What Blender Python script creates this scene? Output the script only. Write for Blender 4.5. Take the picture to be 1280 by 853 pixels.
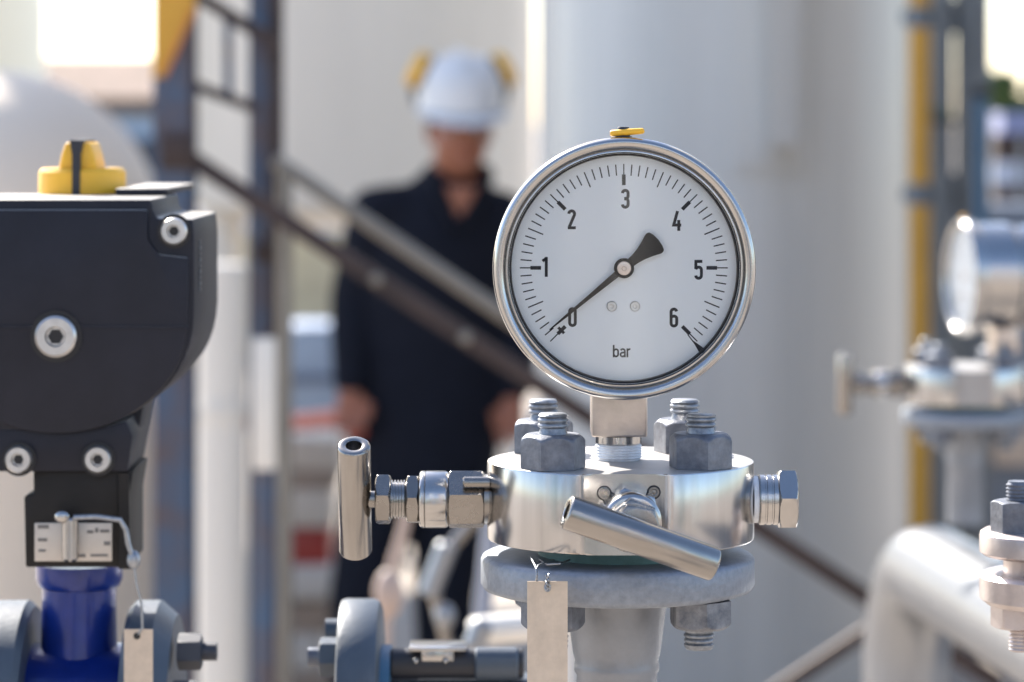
import bpy, bmesh, math, random
from mathutils import Vector, Matrix
random.seed(7)
PI = math.pi; R = math.radians
for o in list(bpy.data.objects): bpy.data.objects.remove(o)
S = bpy.context.scene; COL = S.collection

# ------------------------------------------------------------------ camera, world, sun, exposure
K = 36.0/(1280*110.0)          # metres per photo pixel per metre of distance
EYE = 1.61; HZ = 150.0         # eye height, horizon row of the photograph
cam = bpy.data.cameras.new('camera'); camo = bpy.data.objects.new('camera', cam); COL.objects.link(camo)
camo.location = (0, 0, EYE); camo.rotation_euler = (PI/2, 0, 0)
cam.lens = 110; cam.sensor_width = 36; cam.shift_y = -(426.5-HZ)/1280
cam.clip_start = 0.05; cam.clip_end = 2000
cam.dof.use_dof = True; cam.dof.focus_distance = 1.262; cam.dof.aperture_fstop = 10.8
S.camera = camo
SUN_AZ = 31.0                  # degrees to the left of straight ahead
SUN_EL = 39.0
w = bpy.data.worlds.new('World'); S.world = w; w.use_nodes = True
nt = w.node_tree; bg = nt.nodes['Background']
sky = nt.nodes.new('ShaderNodeTexSky'); sky.sky_type = 'NISHITA'; sky.sun_disc = False
sky.sun_elevation = R(SUN_EL); sky.sun_rotation = R(-SUN_AZ)
sky.air_density = 0.8; sky.dust_density = 1.0; sky.ozone_density = 0.3
nt.links.new(sky.outputs[0], bg.inputs[0]); bg.inputs[1].default_value = 0.125
sd = bpy.data.lights.new('sun', 'SUN'); sd.energy = 4.6; sd.angle = R(0.5); sd.color = (1, .93, .84)
so = bpy.data.objects.new('sun', sd); COL.objects.link(so)
tosun = Vector((-math.sin(R(SUN_AZ))*math.cos(R(SUN_EL)), math.cos(R(SUN_AZ))*math.cos(R(SUN_EL)), math.sin(R(SUN_EL))))
so.rotation_euler = tosun.to_track_quat('Z', 'Y').to_euler(); so.location = tosun*30
S.view_settings.view_transform = 'Standard'; S.view_settings.look = 'None'
S.view_settings.exposure = 1.60; S.view_settings.gamma = 1; S.view_settings.use_curve_mapping = False

# ------------------------------------------------------------------ helpers
def P(px, py, Y): return Vector(((px-640)*K*Y, Y, EYE-(py-HZ)*K*Y))
def lin(c): return tuple((v/12.92 if v <= .04045 else ((v+.055)/1.055)**2.4) for v in c)
def pm(name, col, metal=0.0, rough=0.5, var=0.0, vscale=20, bump=0.0, bscale=200, stretch=None, col2=None, coat=0.0, rvar=0.0, aniso=0.0, noisedist=0.0005, cst=None):
    m = bpy.data.materials.new(name); m.use_nodes = True; n = m.node_tree; b = n.nodes['Principled BSDF']
    b.inputs['Base Color'].default_value = (*col, 1); b.inputs['Metallic'].default_value = metal
    b.inputs['Roughness'].default_value = rough
    if name in ('navy_cloth', 'dial_ink', 'pointer_black', 'bracket_black', 'actuator_housing'): b.inputs['Specular IOR Level'].default_value = .25
    if coat: b.inputs['Coat Weight'].default_value = coat; b.inputs['Coat Roughness'].default_value = .12
    if aniso: b.inputs['Anisotropic'].default_value = aniso
    tc = n.nodes.new('ShaderNodeTexCoord'); src = tc.outputs['Object']
    if stretch:
        mp = n.nodes.new('ShaderNodeMapping'); mp.inputs['Scale'].default_value = stretch
        n.links.new(src, mp.inputs[0]); src2 = mp.outputs[0]
    else: src2 = src
    if var or col2 or rvar:
        no = n.nodes.new('ShaderNodeTexNoise'); no.inputs['Scale'].default_value = vscale; no.inputs['Detail'].default_value = 7
        no.inputs['Roughness'].default_value = .65
        if cst:
            mc = n.nodes.new('ShaderNodeMapping'); mc.inputs['Scale'].default_value = cst; n.links.new(src, mc.inputs[0]); n.links.new(mc.outputs[0], no.inputs['Vector'])
        else: n.links.new(src, no.inputs['Vector'])
        cr = n.nodes.new('ShaderNodeValToRGB')
        cr.color_ramp.elements[0].position = .32; cr.color_ramp.elements[1].position = .68
        c2 = col2 if col2 else tuple(max(0, v*(1-var)) for v in col)
        c1 = tuple(min(1, v*(1+var)) for v in col) if var else col
        cr.color_ramp.elements[0].color = (*c2, 1); cr.color_ramp.elements[1].color = (*c1, 1)
        n.links.new(no.outputs[0], cr.inputs[0]); n.links.new(cr.outputs[0], b.inputs['Base Color'])
        if rvar:
            mr = n.nodes.new('ShaderNodeMapRange'); mr.inputs['To Min'].default_value = max(.02, rough-rvar); mr.inputs['To Max'].default_value = rough+rvar
            n.links.new(no.outputs[0], mr.inputs[0]); n.links.new(mr.outputs[0], b.inputs['Roughness'])
    if bump:
        nb = n.nodes.new('ShaderNodeTexNoise'); nb.inputs['Scale'].default_value = bscale; nb.inputs['Detail'].default_value = 4
        n.links.new(src2, nb.inputs['Vector'])
        bp = n.nodes.new('ShaderNodeBump'); bp.inputs['Strength'].default_value = bump; bp.inputs['Distance'].default_value = noisedist
        n.links.new(nb.outputs[0], bp.inputs['Height']); n.links.new(bp.outputs[0], b.inputs['Normal'])
    return m

class MB:
    def __init__(s): s.bm = bmesh.new()
    def _add(s, vs, fs, M=None):
        bv = [s.bm.verts.new(M @ Vector(v) if M is not None else Vector(v)) for v in vs]
        for f in fs:
            try: s.bm.faces.new([bv[i] for i in f])
            except ValueError: pass
        return s
    def box(s, c, d, M=None):
        x, y, z = c; a, b, e = d[0]/2, d[1]/2, d[2]/2
        vs = [(x+i*a, y+j*b, z+k*e) for k in (-1, 1) for j in (-1, 1) for i in (-1, 1)]
        return s._add(vs, [(0,2,3,1),(4,5,7,6),(0,1,5,4),(2,6,7,3),(0,4,6,2),(1,3,7,5)], M)
    def prism(s, pts, y0, y1, M=None):           # polygon in XZ extruded along Y
        n = len(pts)
        vs = [(p[0], y0, p[1]) for p in pts]+[(p[0], y1, p[1]) for p in pts]
        fs = [tuple(range(n)), tuple(range(2*n-1, n-1, -1))]+[(i, (i+1) % n+0, (i+1) % n+n, i+n)[::-1] for i in range(n)]
        return s._add(vs, fs, M)
    def rev(s, prof, M=None, n=64, rf=None, cap=True, phase=0.0):    # profile (r, h) about local Z
        vs = []; fs = []; L = len(prof)
        for (r, h) in prof:
            for i in range(n):
                t = 2*PI*i/n+phase; rr = r if rf is None else min(r, rf(t))
                vs.append((rr*math.cos(t), rr*math.sin(t), h))
        for j in range(L-1):
            for i in range(n):
                k = (i+1) % n
                fs.append((j*n+i, j*n+k, (j+1)*n+k, (j+1)*n+i))
        if cap:
            if prof[0][0] > 1e-6: fs.append(tuple(range(n-1, -1, -1)))
            if prof[-1][0] > 1e-6: fs.append(tuple((L-1)*n+i for i in range(n)))
        return s._add(vs, fs, M)
    def cyl(s, a, b, r, r2=None, n=32, ch=0.0):
        a = Vector(a); b = Vector(b); d = b-a; L = d.length; r2 = r if r2 is None else r2
        M = Matrix.Translation(a) @ d.to_track_quat('Z', 'Y').to_matrix().to_4x4()
        pr = [(r, 0), (r2, L)] if not ch else [(r-ch, 0), (r, ch), (r2, L-ch), (r2-ch, L)]
        return s.rev(pr, M, n)
    def tube(s, pts, r, n=16, closed=False):
        pts = [Vector(p) for p in pts]; N = len(pts); vs = []; fs = []
        up = None
        for i, p in enumerate(pts):
            a = pts[i-1] if i > 0 else p; b = pts[i+1] if i < N-1 else p
            t = (b-a).normalized()
            if up is None:
                up = Vector((0, 0, 1)) if abs(t.z) < .9 else Vector((0, 1, 0))
            side = t.cross(up).normalized(); up = side.cross(t).normalized()
            rr = r[i] if isinstance(r, (list, tuple)) else r
            for k in range(n):
                q = 2*PI*k/n; vs.append(tuple(p+side*math.cos(q)*rr+up*math.sin(q)*rr))
        for i in range(N-1):
            for k in range(n):
                l = (k+1) % n; fs.append((i*n+k, i*n+l, (i+1)*n+l, (i+1)*n+k))
        fs.append(tuple(range(n-1, -1, -1))); fs.append(tuple((N-1)*n+k for k in range(n)))
        return s._add(vs, fs)
    def ell(s, c, rad, M=None, n=20):
        pr = [(math.sin(PI*i/n), -math.cos(PI*i/n)) for i in range(n+1)]
        pr[0] = (1e-7, -1); pr[-1] = (1e-7, 1)
        T = Matrix.Translation(Vector(c)) @ (M if M is not None else Matrix()) @ Matrix.Diagonal((rad[0], rad[1], rad[2], 1))
        return s.rev(pr, T, n*2, cap=False)
    def build(s, name, mat, parent=None, bevel=0.0, sharp=35, seg=2, smooth=True, weld=True):
        bm = s.bm
        if weld: bmesh.ops.remove_doubles(bm, verts=bm.verts, dist=1e-7)
        bmesh.ops.recalc_face_normals(bm, faces=bm.faces)
        if bevel:
            ed = [e for e in bm.edges if e.is_manifold and e.calc_face_angle(0) > R(30)]
            bmesh.ops.bevel(bm, geom=ed, offset=bevel, segments=seg, profile=.5, affect='EDGES', clamp_overlap=True)
        me = bpy.data.meshes.new(name); bm.to_mesh(me); bm.free()
        if smooth:
            for p in me.polygons: p.use_smooth = True
            me.set_sharp_from_angle(angle=R(sharp))
        if mat: me.materials.append(mat)
        o = bpy.data.objects.new(name, me); COL.objects.link(o)
        if parent: o.parent = parent
        return o
def tag(o, label=None, cat=None, group=None, kind=None):
    if label: o['label'] = label
    if cat: o['category'] = cat
    if group: o['group'] = group
    if kind: o['kind'] = kind
    return o
def thing(name, label, cat, loc=(0, 0, 0), rz=0.0, group=None):
    o = bpy.data.objects.new(name, None); COL.objects.link(o); o.location = loc; o.rotation_euler = (0, 0, rz); o.empty_display_size = .02
    return tag(o, label, cat, group)
def copy_tree(o, parent=None):
    c = o.copy(); COL.objects.link(c); c.parent = parent
    for ch in list(o.children): copy_tree(ch, c)
    return c
def Rx(d): return Matrix.Rotation(R(d), 4, 'X')
def Ry(d): return Matrix.Rotation(R(d), 4, 'Y')
def Rz(d): return Matrix.Rotation(R(d), 4, 'Z')
def T(x, y=None, z=None): return Matrix.Translation(Vector(x) if y is None else Vector((x, y, z)))
def along(a, b):
    a = Vector(a); d = Vector(b)-a
    return T(a) @ d.to_track_quat('Z', 'Y').to_matrix().to_4x4()
def hexr(af, rot=0.0):
    def f(t):
        u = (t-R(rot)+PI/6) % (PI/3)-PI/6
        return af/2/math.cos(u)
    return f
def hexnut(mb, M, af, h, rot=0.0, ch0=True, ch1=True, big=.06):
    rc = af/2/math.cos(PI/6); a = af*0.455; pr = []
    st = 6; q = af*big
    if ch0: pr += [(a+(rc-a)*math.sin(i/st*PI/2*.9)/math.sin(PI/2*.9), q*(i/st)**1.0) for i in range(st+1)]
    else: pr += [(rc+.001, 0)]
    if ch1: pr += [(a+(rc-a)*math.sin(i/st*PI/2*.9)/math.sin(PI/2*.9), h-q*(i/st)) for i in range(st, -1, -1)]
    else: pr += [(rc+.001, h)]
    return mb.rev(pr, M, 96, rf=hexr(af, rot), phase=R(rot)+PI/6)
def thread(mb, M, r, h0, h1, pitch, n=32, depth=None):
    depth = depth or pitch*.55; pr = [(r-depth, h0)]; h = h0
    while h+pitch <= h1+1e-9:
        pr += [(r-depth, h+.1*pitch), (r, h+.4*pitch), (r, h+.6*pitch), (r-depth, h+.9*pitch)]; h += pitch
    pr += [(r-depth*1.2, h1)]
    return mb.rev(pr, M, n)

# ------------------------------------------------------------------ materials
M_steel = pm('polished_steel', (.44, .43, .42), 1, .2, var=.08, vscale=60, bump=.12, bscale=500, rvar=.07, noisedist=.0002)
M_turned = pm('turned_steel', (.55,.55,.55), 1, .24, var=.06, vscale=35, bump=.25, bscale=900, stretch=(.25, .25, 6), rvar=.07, noisedist=.0001)
M_side = pm('turned_side', (.43, .43, .435), 1, .19, var=.18, vscale=55, cst=(1, 1, .04), bump=.22, bscale=22, stretch=(2.2, 2.2, .5), rvar=.04, noisedist=.0005)
M_top = pm('faced_steel', (.42, .41, .40), .45, .45, var=.1, vscale=50, bump=.2, bscale=700)
M_bezel = pm('bezel_steel', (.44, .435, .43), 1, .2, var=.03, vscale=40, rvar=.04)
M_handle = pm('handle_steel', (.31, .295, .28), 1, .22, var=.05, vscale=60, bump=.15, bscale=400, rvar=.05, noisedist=.0002)
M_fit = pm('fitting_steel', (.27, .255, .24), 1, .27, var=.1, vscale=80, bump=.04, bscale=600, rvar=.08, noisedist=.0002)
M_brass = pm('connection_block_metal', (.60, .52, .46), .85, .36, var=.1, vscale=90, bump=.2, bscale=500)
M_galv = pm('galvanised_flange', (.25, .28, .325), .4, .5, var=.06, vscale=300, bump=.7, bscale=320, col2=(.19, .215, .255), rvar=.1)
M_neck = pm('grey_forged_neck', (.24, .255, .28), .5, .45, var=.12, vscale=45, bump=.4, bscale=300, rvar=.08)
M_nut = pm('weathered_nut', (.16, .175, .205), .55, .5, var=.3, vscale=120, bump=.6, bscale=350, rvar=.12, col2=(.085, .095, .12))
M_nutscuff = pm('scuffed_nut', (.27, .28, .30), .5, .5, vscale=150, bump=.6, bscale=350, rvar=.12, col2=(.09, .10, .125))
M_thread = pm('dull_stud', (.25, .27, .30), .7, .45, var=.35, vscale=260, bump=.7, bscale=700)
M_tape = pm('ptfe_tape', (.72, .75, .79), 0, .45, var=.15, vscale=200, bump=.8, bscale=300)
M_gasket = pm('teal_gasket', (.10, .21, .22), 0, .6, var=.2, vscale=80)
M_dial = pm('dial_white', (.88, .91, .915), 0, .35)
M_ink = pm('dial_ink', (.016, .017, .022), 0, .5)
M_ptr = pm('pointer_black', (.008, .007, .008), 0, .6)
M_black = pm('black_plastic', (.018, .020, .028), 0, .45, bump=.15, bscale=800)
M_rubber = pm('black_rubber', (.012, .012, .014), 0, .6)
M_yel = pm('yellow_plastic', (.88, .47, .03), 0, .4, bump=.1, bscale=500)
M_tagm = pm('tag_plate', (.58, .49, .40), .55, .45, var=.10, vscale=130, bump=.3, bscale=600, stretch=(1, 1, .08))
M_wire = pm('steel_wire', (.32, .34, .37), .9, .4, var=.2, vscale=500)
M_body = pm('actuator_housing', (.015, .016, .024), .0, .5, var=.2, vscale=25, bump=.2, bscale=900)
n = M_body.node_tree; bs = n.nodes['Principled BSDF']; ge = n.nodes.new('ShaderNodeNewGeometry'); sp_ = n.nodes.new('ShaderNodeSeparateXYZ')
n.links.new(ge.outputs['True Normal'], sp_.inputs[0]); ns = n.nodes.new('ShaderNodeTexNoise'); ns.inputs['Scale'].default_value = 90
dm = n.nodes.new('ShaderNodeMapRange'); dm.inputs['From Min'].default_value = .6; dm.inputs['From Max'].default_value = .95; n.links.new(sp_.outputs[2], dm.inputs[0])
mx_ = n.nodes.new('ShaderNodeMixRGB'); mx_.inputs[2].default_value = (.34, .325, .30, 1)      # sunlit look of upward faces, painted in as a pale tone
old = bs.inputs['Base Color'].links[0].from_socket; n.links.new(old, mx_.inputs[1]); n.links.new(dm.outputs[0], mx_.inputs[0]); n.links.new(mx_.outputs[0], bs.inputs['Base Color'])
M_bracket = pm('bracket_black', (.014, .0125, .012), 0, .5, var=.2, vscale=60, bump=.3, bscale=500)
M_washer = pm('bolt_head_steel', (.62, .60, .58), .85, .3, var=.1, vscale=150)
M_plate = pm('name_plate', (.55, .50, .44), .3, .45, var=.06, vscale=100)
M_cobalt = pm('cobalt_paint', (.004, .022, .185), .1, .28, coat=.3, bump=.35, bscale=220, var=.2, vscale=60)
M_blueflange = pm('blue_grey_paint', (.065, .085, .112), .1, .42, var=.12, vscale=50, bump=.3, bscale=300)
M_pinksteel = pm('warm_steel', (.52, .46, .44), .65, .36, var=.12, vscale=60, bump=.3, bscale=300)
M_white = pm('white_vessel_paint', (.66, .645, .605), 0, .28, var=.09, vscale=2.2, cst=(3, 3, .12), rvar=.08)
M_cream = pm('cream_vessel_paint', (.76, .71, .63), 0, .4, var=.07, vscale=2, cst=(2, 2, .2))
M_pipew = pm('white_pipe_paint', (.30, .31, .325), .65, .3, var=.06, vscale=9, bump=.2, bscale=60)
M_teal = pm('steel_blue_paint', (.028, .085, .165), .1, .45, var=.2, vscale=9, col2=(.11, .062, .042))
M_brownrail = pm('brown_rail', (.042, .026, .023), .2, .5, var=.3, vscale=10)
M_khaki = pm('khaki_rail', (.22, .20, .17), .3, .45, var=.15, vscale=12)
M_yelpaint = pm('yellow_paint', (.60, .31, .03), 0, .42, var=.1, vscale=5)
M_orange = pm('orange_paint', (.62, .20, .05), 0, .45, var=.1, vscale=5)
M_greyst = pm('grey_steelwork', (.17, .195, .22), .2, .5, var=.15, vscale=4)
M_darkst = pm('dark_steelwork', (.045, .05, .065), .2, .5, var=.2, vscale=4)
M_bluepipe = pm('blue_pipe', (.06, .16, .27), 0, .45, var=.1, vscale=5)
M_navy = pm('navy_cloth', (.006, .008, .016), 0, .85, var=.15, vscale=20, bump=.5, bscale=90, noisedist=.004)
M_skin = pm('skin', (.33, .125, .07), 0, .5, var=.12, vscale=18)
M_hair = pm('dark_hair', (.02, .015, .012), 0, .7)
M_helm = pm('white_helmet', (.72, .73, .74), 0, .3)
M_red = pm('red_plastic', (.42, .055, .045), 0, .45, var=.1, vscale=8)
M_sack = pm('white_sack', (.72, .70, .66), 0, .8, var=.08, vscale=12, bump=.5, bscale=25, noisedist=.01)
M_tan = pm('tan_board', (.42, .34, .28), 0, .7, var=.12, vscale=12)

# ------------------------------------------------------------------ ground and far setting
g = MB(); g._add([(-400, -400, 0), (400, -400, 0), (400, 900, 0), (-400, 900, 0)], [(0, 1, 2, 3)])
M_ground = pm('yard_concrete', (.37, .325, .275), 0, .8, vscale=1.2, bump=.4, bscale=30, col2=(.28, .235, .195), noisedist=.01)
tag(g.build('ground', M_ground), 'pale pinkish brown concrete yard under the plant', kind='structure')

# made-up plant added unseen behind the camera, for the polished steel to reflect
b = MB(); b.box((-9, -17, 3), (9, 6, 6)); b.box((10, -20, 2.6), (12, 6, 5.2))
tag(b.build('added_reflection_building', pm('rendered_wall', (.20, .19, .18), 0, .8, var=.1, vscale=.6)), kind='structure')
b = MB()
for (x, y, r, h) in ((-5.5, -7.5, .7, 7), (-1.9, -9, .55, 8), (1.4, -7.5, .28, 6.5), (5.2, -8, .9, 6)): b.rev([(r, 0), (r, h), (.001, h+r*.4)], T(x, y, 0), 48)
tag(b.build('added_reflection_columns', pm('rear_tank_paint', (.50, .52, .54), 0, .5)), kind='structure')
b = MB(); b.box((2.35, 6.6, 3), (.6, 4.4, 6))  # unseen wall added to darken the right flank of the tall tank
tag(b.build('added_shade_wall', pm('shade_wall_panel', (.24, .225, .205), 0, .7, var=.15, vscale=2)), kind='structure')
M_rs = {'dark': pm('rear_dark_steel', (.05, .055, .07), 0, .5), 'pale': pm('rear_pale_paint', (.55, .55, .54), 0, .5), 'blue': pm('rear_blue_paint', (.12, .22, .36), 0, .5),
        'pink': pm('rear_pink_paint', (.42, .27, .22), 0, .5), 'teal': pm('rear_teal_paint', (.12, .24, .24), 0, .5)}
rr_ = random.Random(11); groups_ = {k: MB() for k in M_rs}
for i in range(74):  # unseen pipes added at random to stripe the steel reflections
    an = R(-172+i*164/73+rr_.uniform(-.8, .8)); d_ = rr_.uniform(3.2, 8.5); k = rr_.choice(['dark', 'dark', 'dark', 'pale', 'blue', 'pink', 'teal', 'pale'])
    x, y = d_*math.cos(an), d_*math.sin(an)-.6; rad = d_*R(rr_.uniform(.35, 1.3)); hh = rr_.uniform(2.2, 5)
    groups_[k].rev([(rad, 0), (rad, hh), (.001, hh)], T(x, y, 0), 16)
for k, mb_ in groups_.items():
    tag(mb_.build('added_reflection_pipework', M_rs[k]), kind='structure')

# ------------------------------------------------------------------ pressure gauge
def strokes():
    a, bb = 3.55, 10.6
    def arc(cx, cy, r, t0, t1, n=10, ry=None):
        ry = ry or r
        return [(cx+r*math.cos(R(t0+(t1-t0)*i/n)), cy+ry*math.sin(R(t0+(t1-t0)*i/n))) for i in range(n+1)]
    top, bot = bb-a, -bb+a
    d = {}
    d['0'] = [arc(0, top, a, 0, 180)+arc(0, bot, a, 180, 360)+[(a, top)]]
    d['1'] = [[(-3.6, 6.6), (1.2, 10.4), (1.2, -12.5)]]
    d['1'] = [[(-3.4, 7.3), (1.4, 10.6)], [(1.4, 12.5), (1.4, -12.5)]]
    d['2'] = [arc(0, top, a, 180, 0)+arc(0, top-.6, a, 0, -32, 4)+[(-a+.3, -bb+.3)], [(-a-1.4, -bb), (a+1.6, -bb)]]
    d['3'] = [arc(0, top, a, 180, 0)+arc(-.5, 3.6, a+.4, 0, -75, 5)+[(-1.2, .1)], [(-1.2, .1)]+arc(-.5, -3.4, a+.5, 75, 0, 5)+arc(0, bot, a, 0, -180)]
    d['4'] = [[(.6, 12.5), (-4.2, -5.2), (5.2, -5.2)], [(2.1, 1.2), (2.1, -12.5)]]
    d['5'] = [[(a+1.2, bb), (-a+.2, bb), (-a, 1.2)], [(-a, .6)]+arc(0, .2, a, 150, 0, 7, 3.2)+arc(0, bot, a, 0, -180)]
    d['6'] = [arc(0, top, a, 10, 180)+arc(0, bot, a, 180, 360)+arc(0, -1.2, a, 0, 150, 8, 3.0)]
    return d, arc
def ribbon(mb, pts, wd, y0, y1, close=False):
    pts = [Vector(p) for p in pts]; q = [pts[0]]
    for p in pts[1:]:
        if (p-q[-1]).length > 1e-6: q.append(p)
    pts = q; L = []; Rr = []; N = len(pts)
    for i in range(N):
        d0 = (pts[i]-pts[i-1]).normalized() if i > 0 else None
        d1 = (pts[i+1]-pts[i]).normalized() if i < N-1 else None
        if close and i in (0, N-1):
            d1 = (pts[1]-pts[0]).normalized(); d0 = (pts[-1]-pts[-2]).normalized()
        if d0 is None: d0 = d1
        if d1 is None: d1 = d0
        n0 = Vector((-d0.y, d0.x)); n1 = Vector((-d1.y, d1.x)); m = (n0+n1).normalized()
        l = wd/2/max(.45, m.dot(n0))
        L.append(pts[i]+m*l); Rr.append(pts[i]-m*l)
    for i in range(N-1):
        quad = [(L[i]), (L[i+1]), (Rr[i+1]), (Rr[i])]
        mb.prism([(v.x, v.y) for v in quad], y0, y1)

def make_gauge(label, group=None):
    """origin on the stem axis at dial-centre height; the dial faces -Y"""
    u = 3.25e-4   # one photo pixel on the dial plane
    g = thing('pressure_gauge', label, 'gauge', group=group)
    F = -.048     # front plane of the bezel
    A = lambda y: T(0.0006, y, 0) @ Rx(90)        # local Z -> -Y ; heights measured towards the camera
    # case behind
    m = MB(); m.rev([(.0475, -.004), (.0495, -.0015), (.0495, .0310), (.0475, .0310)], A(0.0), 128, cap=False); m.rev([(.0001, -.004), (.0475, -.004)], A(0.0), 128, cap=False)
    m.build('case', M_bezel, g)
    # bezel
    m = MB()
    pr = [(.0495, .030), (.0515, .031), (.0529, .0325), (.0535, .035), (.0535, .038)]
    for i in range(9):
        t = R(i*90/8); pr.append((.0512+.0023*math.cos(t), .0385+.0042*math.sin(t)))
    pr += [(.0502, .0424), (.0494, .0420), (.0489, .0412), (.0487, .0405), (.0485, .0403), (.0483, .0408), (.0479, .0412), (.0473, .0412), (.0469, .0407), (.0467, .0398), (.0467, .0375)]
    m.rev(pr, A(0), 160, cap=False)
    m.build('bezel', M_bezel, g, sharp=50)
    # black gasket ring inside
    m = MB(); m.rev([(.0468, .0378), (.0462, .0380), (.0458, .0360), (.0466, .0338), (.0475, .0338)], A(0), 128, cap=False)
    m.build('inner_ring', M_rubber, g)
    # dial
    dl = MB().rev([(.0470, .0320), (.0470, .0335), (.0001, .0335)], A(0), 128, cap=False).build('dial', M_dial, g)
    fy = -.0335
    def polar(r, ang): return Vector((.0006+r*u*math.sin(R(ang)), r*u*math.cos(R(ang))))
    m = MB()
    for i in range(0, 61):
        ang = -135+4.5*i
        if i % 10 == 0: r0, r1, wd = 117, 130.5, 1.5
        elif i % 5 == 0: r0, r1, wd = 109.5, 130, 1.6
        else: r0, r1, wd = 116, 130, 1.55
        ribbon(m, [polar(r0, ang), polar(r1, ang)], wd*u, fy-.00008, fy+.0002)
        if i % 10 == 0:
            ribbon(m, [polar(103.8, ang), polar(117.2, ang)], 4.7*u, fy-.00012, fy+.0002)
    c = polar(111, -135); t = Vector((math.cos(R(45)), -math.sin(R(45))))
    t = Vector((math.cos(R(-135)), -math.sin(R(-135))))
    ribbon(m, [c-t*5.2*u, c+t*5.2*u], 3.6*u, fy-.00016, fy+.0002)
    # long mark and wedge beyond 6
    ribbon(m, [polar(116, 136.2), polar(134, 137)], 1.5*u, fy-.0001, fy+.0002)
    e1, e2, e3 = polar(124, 136.5), polar(143.5, 138.4), polar(143.5, 135.0)
    m.prism([tuple(e1), tuple(e2), tuple(e3)], fy-.0001, fy+.0002)
    m.build('scale_marks', M_ink, dl, smooth=False)
    D, arc = strokes()
    def put(ch, cx, cy, sc=1.0):
        mm = MB()
        for st in D[ch]:
            pts = [(.0006+(cx-779.7+x*sc)*u, (335.5-cy+y*sc)*u) for x, y in st]
            ribbon(mm, pts, 3.75*u*sc, fy-.0001, fy+.0002, close=(ch == '0'))
        mm.build('numeral', M_ink, dl, smooth=False)
    for ch, cx, cy in (('0', 715.3, 397.3), ('1', 681, 334.3), ('2', 714.3, 274.6), ('3', 781.6, 248.8), ('4', 846.6, 276.6), ('5', 873.6, 338), ('6', 842.6, 397.9)): put(ch, cx, cy)
    mm = MB(); bx, by = 776.6, 440.5
    def L2(pts, x0): ribbon(mm, [(.0006+(bx-779.7+x0+x)*u, (335.5-by+y)*u) for x, y in pts], 2.15*u, fy-.0001, fy+.0002)
    L2([(-3, 8.2), (-3, -7.2)], -6.6); L2([(-3, 1)]+arc(0, .4, 2.6, 165, 0, 8, 2.4)+arc(0, -3.6, 2.6, 0, -165, 8, 2.6)+[(-3, -4.8)], -6.6)
    L2([(2.9, .8), (2.9, -7.2)], 1.6); L2(arc(.2, .6, 2.7, 160, 0, 8, 2.4), 1.6); L2([(2.9, -1.2), (0, -1.4)]+arc(-.1, -3.8, 2.5, 100, 290, 8, 2.4)+[(2.9, -5)], 1.6)
    L2([(-1.8, 3.9), (-1.8, -7.2)], 9.4); L2([(-1.8, .6)]+arc(.8, .4, 2.4, 150, 60, 5, 2.5), 9.4)
    mm.build('unit_lettering', M_ink, dl, smooth=False)
    # screws on the dial
    for sx in (764.6, 793.8):
        mx = (sx-779.7)*u+.0006; mz = (335.5-383.7)*u
        MB().rev([(.0021, 0), (.0021, .0006), (.0018, .0009), (.0009, .0009), (.0007, .0003), (.0002, .0003)], T(mx, fy, mz) @ Rx(90), 24).build('dial_screw', M_washer, dl)
    # pointer
    pt = MB(); ang = -129.6; y0, y1 = fy-.0032, fy-.0025
    d = Vector((math.sin(R(ang)), math.cos(R(ang)))); n = Vector((d.y, -d.x))
    def q(r, off): v = d*r*u+n*off*u; return (.0006+v.x, v.y)
    pt.prism([q(8, 4.2), q(60, 2.4), q(95, 1.6), q(121, .7), q(121, -.7), q(95, -1.6), q(60, -2.4), q(8, -4.2)], y0, y1)
    tail = [q(-8, 5.6), q(-18, 6.2), q(-28, 8.2), q(-38, 11.5), q(-47, 15.2), q(-50, 15.6), q(-53, 14.4), q(-55, 9), q(-56, 0), q(-55, -9), q(-53, -14.4), q(-50, -15.6), q(-47, -15.2), q(-38, -11.5), q(-28, -8.2), q(-18, -6.2), q(-8, -5.6)]
    pt.prism(tail[::-1], y0-.0001, y1-.0001)
    pt.rev([(12.6*u, 0), (12.6*u, .0010), (12.2*u, .0013), (.0001, .0013)], T(.0006, fy-.0023, 0) @ Rx(90), 48)
    p = pt.build('pointer', M_ptr, g, smooth=False)
    MB().rev([(9*u, 0), (9*u, .0006), (8.4*u, .0010), (3.4*u, .0011), (3.2*u, .0008), (2.6*u, .0008), (2.2*u, .0012), (.0001, .0012)], T(.0006, fy-.0036, 0) @ Rx(90), 40).build('pointer_hub', M_brass, p)
    # glass
    gm = bpy.data.materials.get('gauge_glass')
    if not gm:
        gm = bpy.data.materials.new('gauge_glass'); gm.use_nodes = True; t_ = gm.node_tree; t_.nodes.clear()
        out = t_.nodes.new('ShaderNodeOutputMaterial'); mx = t_.nodes.new('ShaderNodeMixShader'); tr = t_.nodes.new('ShaderNodeBsdfTransparent')
        gl = t_.nodes.new('ShaderNodeBsdfGlossy'); gl.inputs['Roughness'].default_value = .03; fr = t_.nodes.new('ShaderNodeFresnel'); fr.inputs[0].default_value = 1.36
        tr.inputs[0].default_value = (.97, .98, .99, 1)
        t_.links.new(fr.outputs[0], mx.inputs[0]); t_.links.new(tr.outputs[0], mx.inputs[1]); t_.links.new(gl.outputs[0], mx.inputs[2]); t_.links.new(mx.outputs[0], out.inputs[0])
    MB().rev([(.0463, .0368), (.0463, .0378), (.0001, .0378)], A(0), 96).build('glass', gm, g)
    # connection block, stem, tape
    bt = -.0525; bb2 = -.0713
    m = MB(); m.box((-.0004, 0, (bt+bb2)/2+.004), (.0232, .0232, bt-bb2+.008)); bl = m.build('connection_block', M_brass, g, bevel=.0009, seg=3)
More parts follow.
